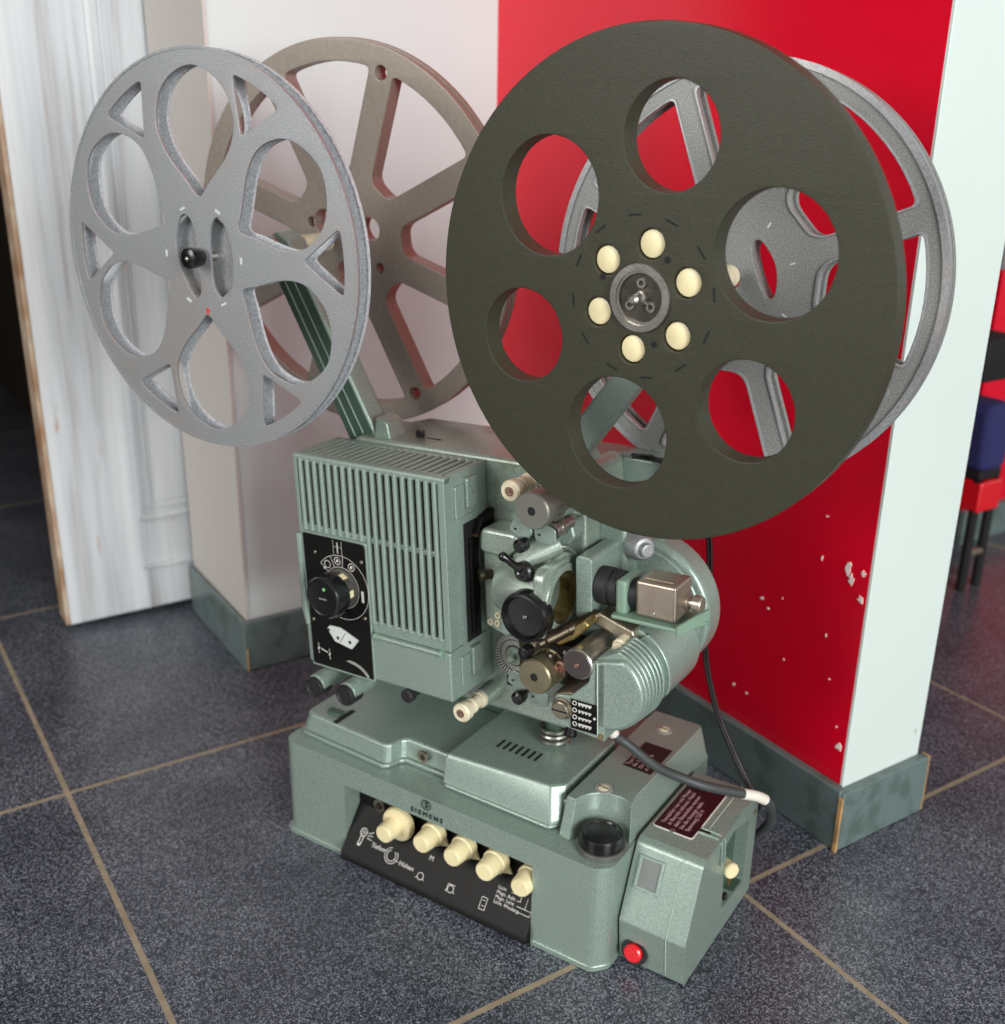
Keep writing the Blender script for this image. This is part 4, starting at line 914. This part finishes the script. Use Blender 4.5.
for k in range(12):
    a = rad(8 + 30 * k); x, z = .318 * R * math.cos(a), .318 * R * math.sin(a); tx_, tz_ = -math.sin(a), math.cos(a)
    q = [(x + tx_ * s1 * .0042 + math.cos(a) * s2 * .0006, z + tz_ * s1 * .0042 + math.sin(a) * s2 * .0006) for s1, s2 in ((-1, -1), (1, -1), (1, 1), (-1, 1))]
    b.prism(q, -.0002, .001, 'xz')
for a in (55, 160, -68): b.lathe([(0, .0021), (.0003, .0021)], (.165 * R * 1.0 * math.cos(rad(a)) * 1.15, .0001, .165 * R * 1.15 * math.sin(rad(a))), NEG, 16)
b.build('hub_slots', BLACKM, dark, smooth=False)
b = MB(); b.ring((0, .0, 0), NEG, .0205, .0165, -.012, .0022, 60); b.ring((0, 0, 0), NEG, .0172, .0150, -.012, .0010, 60); hbp = b.build('hub_ring', STEEL, dark)
b = MB(); b.cyl((0, .012, 0), NEG, .0110, .0160); b.build('hub_plate', mat('dark_hub_plate', (84, 80, 72), .3, .7, var=.2, var_scale=90), hbp)
b = MB(); b.lathe([(0, .0042), (.003, .0044), (.0035, .0034), (.0100, .0034), (.0115, .0020)], (0, .001, 0), NEG, 22)
for a in (90, 215, 325): b.ring((.0088 * math.cos(rad(a)), .0012, .0088 * math.sin(rad(a))), NEG, .0030, .0018, 0, .0018, 18)
b.box(-.0068, -.0030, -.003, .001, -.0010, .0010); b.box(.003, .0060, -.003, .001, -.0030, -.0015)
b.build('spindle_lock', STEEL, hbp)

# silver reel, left front: two pierced flanges
R = .1525
def tear(a):
    h_ = [(.37, .075), (.47, .178), (.56, .240), (.64, .262), (.715, .254), (.79, .226), (.855, .165), (.90, .082)]; p = [(.300, 0)] + [(x, -y) for x, y in h_] + [(.917, 0)] + h_[::-1]
    return rot(catmull(p, 4), a)
def tri(a):
    p = [(.668, 0)] + [(.918 * math.cos(rad(q)), .918 * math.sin(rad(q))) for q in (-10.2, -6, -2, 2, 6, 10.2)]
    return rot(fillet(p, [.02, .022, 0, 0, 0, 0, .022], 4), a)
silver = empty('film_reel', reel_matrix(-.674, .6059, .5287, -.0419, -.007), 'silver cast reel with teardrop holes and a red paint spot on the left front arm', 'film reel', 'film reels on the projector arms')
def sc_(poly, k): return [(x * k, z * k) for x, z in poly]
shs = []
for k in range(6): shs.append(sc_(tear(rad(90 + 60 * k)), R)); shs.append(sc_(tri(rad(60 * k + 2.5)), R))
def slot2(sgn):
    p = [(.055, .10), (.052, -.04), (.062, -.14), (.105, -.195), (.160, -.175), (.198, -.10), (.200, .05), (.172, .15), (.125, .205), (.080, .180)] if sgn > 0 else [(-.045, .08), (-.045, -.05), (-.030, -.13), (-.040, -.195), (-.075, -.215), (-.125, -.15), (-.175, -.04), (-.185, .08), (-.150, .185), (-.100, .205), (-.062, .160)]
    return sc_(catmull(p, 5), R)
b = MB(); b.cut(circle(R, n=160), shs + [slot2(1), slot2(-1)], 0, .0024, .0005); b.build('front_flange', CAST, silver)
b = MB(); b.cut(circle(R, n=160), shs + [circle(.006, n=24)], .0120, .0145, .0005); b.build('rear_flange', CAST_LIT, silver)
b = MB(); b.ring((0, 0, 0), NEG, R + .0004, R - .0016, -.0024, .0006, 160); b.build('front_rim', CAST, silver)
b = MB(); b.ring((0, 0, 0), NEG, R + .0004, R - .0016, -.0150, -.0120, 160); b.build('rear_rim', CAST_LIT, silver)
b = MB(); b.ring((0, 0, 0), NEG, .0360, .0340, -.0122, -.0020, 72); b.ring((0, 0, 0), NEG, .0342, .0055, -.0122, -.0095, 72); b.build('hub_core', CAST, silver)
b = MB()
for a in (118, 62, 0, 180, -118, -62):
    x, z = .262 * R * math.cos(rad(a)), .262 * R * math.sin(rad(a)); q = rot([(-.0026, -.0009), (.0026, -.0009), (.0026, .0009), (-.0026, .0009)], rad(a + 90)); b.prism([(x + i, z + j) for i, j in q], -.0005, .001, 'xz')
b.build('hub_rivets', METERW, silver)
b = MB(); b.prism([(x + .0010, z - .0425) for x, z in catmull([(.0022, .0008), (.0005, .0024), (-.0018, .0016), (-.0012, -.0002), (-.0006, -.0028), (.0006, -.0026), (.0008, -.0005)], 4)], -.0003, .0005, 'xz'); b.build('paint_spot', REDSPOT, silver)
b = MB(); b.lathe([(0, .0045), (.0040, .0055), (.0045, .0072), (.0110, .0082), (.0160, .0078), (.0170, .0060), (.0172, .0030), (.0160, .0026), (.0160, .0001)], (-.001, .0010, 0), NEG, 36); lk = b.build('spindle_knob', BLACK, silver)
b = MB(); b.sphere((-.001, -.0160, 0), .0019, 12); b.build('spindle_tip', STEEL, lk)

# eight-spoked cast reels at the back
def sector(ri, ro, hw, a, ri_fill=.05, ro_fill=.06, inner_round=False):
    hi = math.asin(min(.99, hw / ri)); h0 = rad(22.5) - hi; h1 = rad(22.5) - math.asin(hw / ro)
    pts = [(ri * math.cos(-h0), ri * math.sin(-h0))]
    pts += [(ro * math.cos(t), ro * math.sin(t)) for t in [-h1 + 2 * h1 * k / 8 for k in range(9)]]
    pts.append((ri * math.cos(h0), ri * math.sin(h0)))
    rr_ = [ri_fill] + [ro_fill] + [0] * 7 + [ro_fill] + [ri_fill]
    return rot(fillet(pts, rr_, 7), a)
RB = .1672
brown = empty('film_reel', reel_matrix(-.6600, .760, .5282, -.0733, .0600), 'brown grey eight-spoked reel behind the silver reel on the left', 'film reel', 'film reels on the projector arms')
bh = [sc_(sector(.36, .890, .072, rad(45 * k + 4), .075, .075), RB) for k in range(8)]
bh += [circle(.0058, .880 * RB * math.cos(rad(26.5 + 45 * k)), .880 * RB * math.sin(rad(26.5 + 45 * k)), 24) for k in (0, 1, 2, 5, 6, 7) if k != 0]
bh += [circle(.0105, .17 * RB * math.cos(rad(a)), .17 * RB * math.sin(rad(a)), 28) for a in (25, 145, -95)]
bh += [circle(.0044, .24 * RB * math.cos(rad(a)), .24 * RB * math.sin(rad(a)), 24) for a in (-31, 85, 158)]
b = MB(); b.cut(circle(RB, n=160), bh + [circle(.0052, n=20)], 0, .0065, .0010); b.build('front_flange', BRONZE, brown)
b = MB(); b.cut(circle(RB, n=160), bh + [circle(.0052, n=20)], .0100, .0165, .0010); b.build('rear_flange', BRONZE, brown)
b = MB(); b.cut(circle(RB - .0012, n=160), bh + [circle(.0052, n=20)], .0055, .0110, 0); b.build('reel_core', BRONZE, brown)

grey = empty('film_reel', reel_matrix(-.2992, .768, .5266, .0748, -.0494), 'grey cast eight-spoked reel showing behind the solid dark reel', 'film reel', 'film reels on the projector arms')
gh = [sc_(sector(.445, .905, .060, rad(45 * k), .105, .07), R) for k in range(8)]
sl3 = [[(x * R, z * R) for x, z in rot(catmull([(sg * .135, .10), (sg * .125, .0), (sg * .135, -.11), (sg * .165, -.14), (sg * .20, -.10), (sg * .225, 0), (sg * .200, .11), (sg * .165, .14)], 5), rad(24))] for sg in (1, -1)]
b = MB(); b.cut(circle(R, n=160), gh + sl3 + [circle(.0052, n=20)], 0, .0050, .0012); b.build('front_flange', CAST2, grey)
b = MB(); b.cut(circle(R, n=160), gh + sl3 + [circle(.0052, n=20)], .0110, .0155, .0010); b.build('rear_flange', CAST2, grey)
b = MB(); b.cut(circle(R * .335, n=96), [circle(.0052, n=20)] + [sc_(q, 1) for q in sl3], .0045, .0115, 0); b.build('hub_core', CAST2, grey)
b = MB(); b.ring((0, 0, 0), NEG, R + .0006, R - .004, -.0048, .0016, 160); b.build('front_rim', CAST, grey)
b = MB()
for q in gh:
    # raised bead around each opening
    n = len(q); cx = sum(p[0] for p in q) / n; cz = sum(p[1] for p in q) / n
    o_ = [(cx + (x - cx) * 1.06, cz + (z - cz) * 1.045) for x, z in q]
    b.cut(o_, [q], -.0014, .0010, .0004)
b.build('opening_bead', CAST, grey)
b = MB()
for a in (60, 120, 20, -25, -60, -110): 
    x, z = .31 * R * math.cos(rad(a)), .31 * R * math.sin(rad(a)); q = rot([(-.0020, -.0006), (.0020, -.0006), (.0020, .0006), (-.0020, .0006)], rad(a)); b.prism([(x + i, z + j) for i, j in q], -.0006, .001, 'xz')
b.build('hub_rivets', METERW, grey)

# ================================================================== CABLES
def WB(U, V, z): return tuple(W(U, V, z))
cp_ = [(-.3420, .698, .172), (-.3390, .702, .1640), (-.3290, .7080, .1550), (-.3070, .7120, .1420), (-.2860, .7155, .1370), (-.2680, .7255, .1300), (-.2530, .7420, .1215), (-.2400, .7580, .1135), (-.2330, .7700, .1060), (-.2290, .7800, .0930), (-.2310, .7900, .0740), (-.2400, .7980, .0540), (-.2520, .8000, .0380), (-.2660, .7980, .0280)]
b = B(); b.tube(smooth3(cp_, 10), .0040, 14); gc = b.build('power_cable', CABLE, proj)
for pts in ([(-.3435, .6965, .1750), (-.3400, .7010, .1655)], [(-.2450, .7520, .1165), (-.2370, .7630, .1110), (-.2320, .7715, .1045)]):
    b = B(); b.tube(smooth3(pts, 6), .0045, 14); b.build('cable_sleeve', SLEEVE, gc)
wp = [(-.3500, .772, .338), (-.3380, .800, .340), (-.3275, .822, .333),  (-.3245, .828, .300), (-.3225, .832, .262), (-.324, .836, .230), (-.3255, .840, .205), (-.321, .842, .170), (-.308, .842, .130), (-.290, .842, .095), (-.272, .842, .066), (-.263, .846, .050), (-.265, .852, .034), (-.278, .858, .018), (-.300, .870, .006), (-.36, .90, .0035), (-.50, .93, .0035)]
b = B(); b.tube(smooth3(wp, 10), .0016, 12); w1 = b.build('thin_wire', WIRE, proj)
b = B(); b.tube(smooth3([(x + .0028, y, z) for x, y, z in wp], 10), .0016, 12); b.build('wire_strand', WIRE, w1)

# ================================================================== FAR OBJECTS (out of focus past the pillar)
FR = lambda: MB(lambda p: TW(*p))
RM = Matrix.Translation(TW(1.400, .895, 0)) @ Matrix.Rotation(TA, 4, 'Z')
chair = empty('utility_trolley', RM, 'blurred black trolley draped with navy cloth by the far red wall', 'trolley')
CH = lambda: MB()
BLUE = mat('navy_cloth', (34, 38, 90), .85)
for (x, y) in ((-.055, -.045), (-.02, -.045), (-.055, .075), (-.02, .075)):
    b = CH(); b.tube([(x, y, 0), (x, y, .165)], .007, 12); b.build('leg', BLACKM, chair)
b = CH(); b.box(-.062, -.012, -.055, .085, .120, .165); b.build('red_drawer', RED, chair, .004)
b = CH(); b.box(-.062, -.012, -.050, .080, .166, .180); b.build('top_tray', BLACKM, chair, .003)
b = CH(); b.box(-.066, -.010, -.055, .085, .178, .275); b.build('cloth', BLUE, chair, .012)
b = CH(); b.tube([(-.055, -.045, .055), (-.02, -.045, .055)], .006, 10); b.build('stretcher', OLDSTEEL, chair)
b = CH(); b.box(-.060, .015, -.030, .060, .300, .360); b.box(-.055, -.045, 0, .01, .27, .305); cs = b.build('black_case', BLACKM, chair, .006)
b = CH(); b.sphere((.000, -.034, .335), .010, 16); b.build('case_knob', GREYINK, cs)
# ================================================================== LIGHT
wd = bpy.data.worlds.new('world'); bpy.context.scene.world = wd; wd.use_nodes = True
bg = wd.node_tree.nodes['Background']; bg.inputs['Strength'].default_value = 0.62
_n = wd.node_tree.nodes; _l = wd.node_tree.links
_tc = _n.new('ShaderNodeTexCoord'); _sx = _n.new('ShaderNodeSeparateXYZ'); _rp = _n.new('ShaderNodeValToRGB')
_l.new(_tc.outputs['Generated'], _sx.inputs[0]); _l.new(_sx.outputs['Z'], _rp.inputs['Fac'])
_rp.color_ramp.elements[0].position = 0.0; _rp.color_ramp.elements[0].color = (1.0, 1.0, 1.0, 1)
_rp.color_ramp.elements[1].position = 0.75; _rp.color_ramp.elements[1].color = (.62, .50, .46, 1)
_l.new(_rp.outputs['Color'], bg.inputs['Color'])
def area(name, loc, target, sx, sy, power, colr):
    l = bpy.data.lights.new(name, 'AREA'); l.shape = 'RECTANGLE'; l.size = sx; l.size_y = sy; l.energy = power; l.color = colr
    o = bpy.data.objects.new(name, l); col.objects.link(o); o.location = loc
    o.rotation_euler = (Vector(target) - Vector(loc)).to_track_quat('-Z', 'Y').to_euler(); return o
area('window_light_right', (1.5, -2.2, 1.25), (0, .7, .35), 1.3, 1.5, 118, (.96, 1.0, .99))
area('window_light_left', (-2.3, -.9, 1.5), (-.1, .9, .4), 1.2, 1.4, 44, (1.0, .99, .97))
sc = bpy.context.scene
sc.view_settings.view_transform = 'Standard'; sc.view_settings.look = 'None'; sc.view_settings.gamma = 1; sc.view_settings.use_curve_mapping = False
sc.view_settings.exposure = 0.08
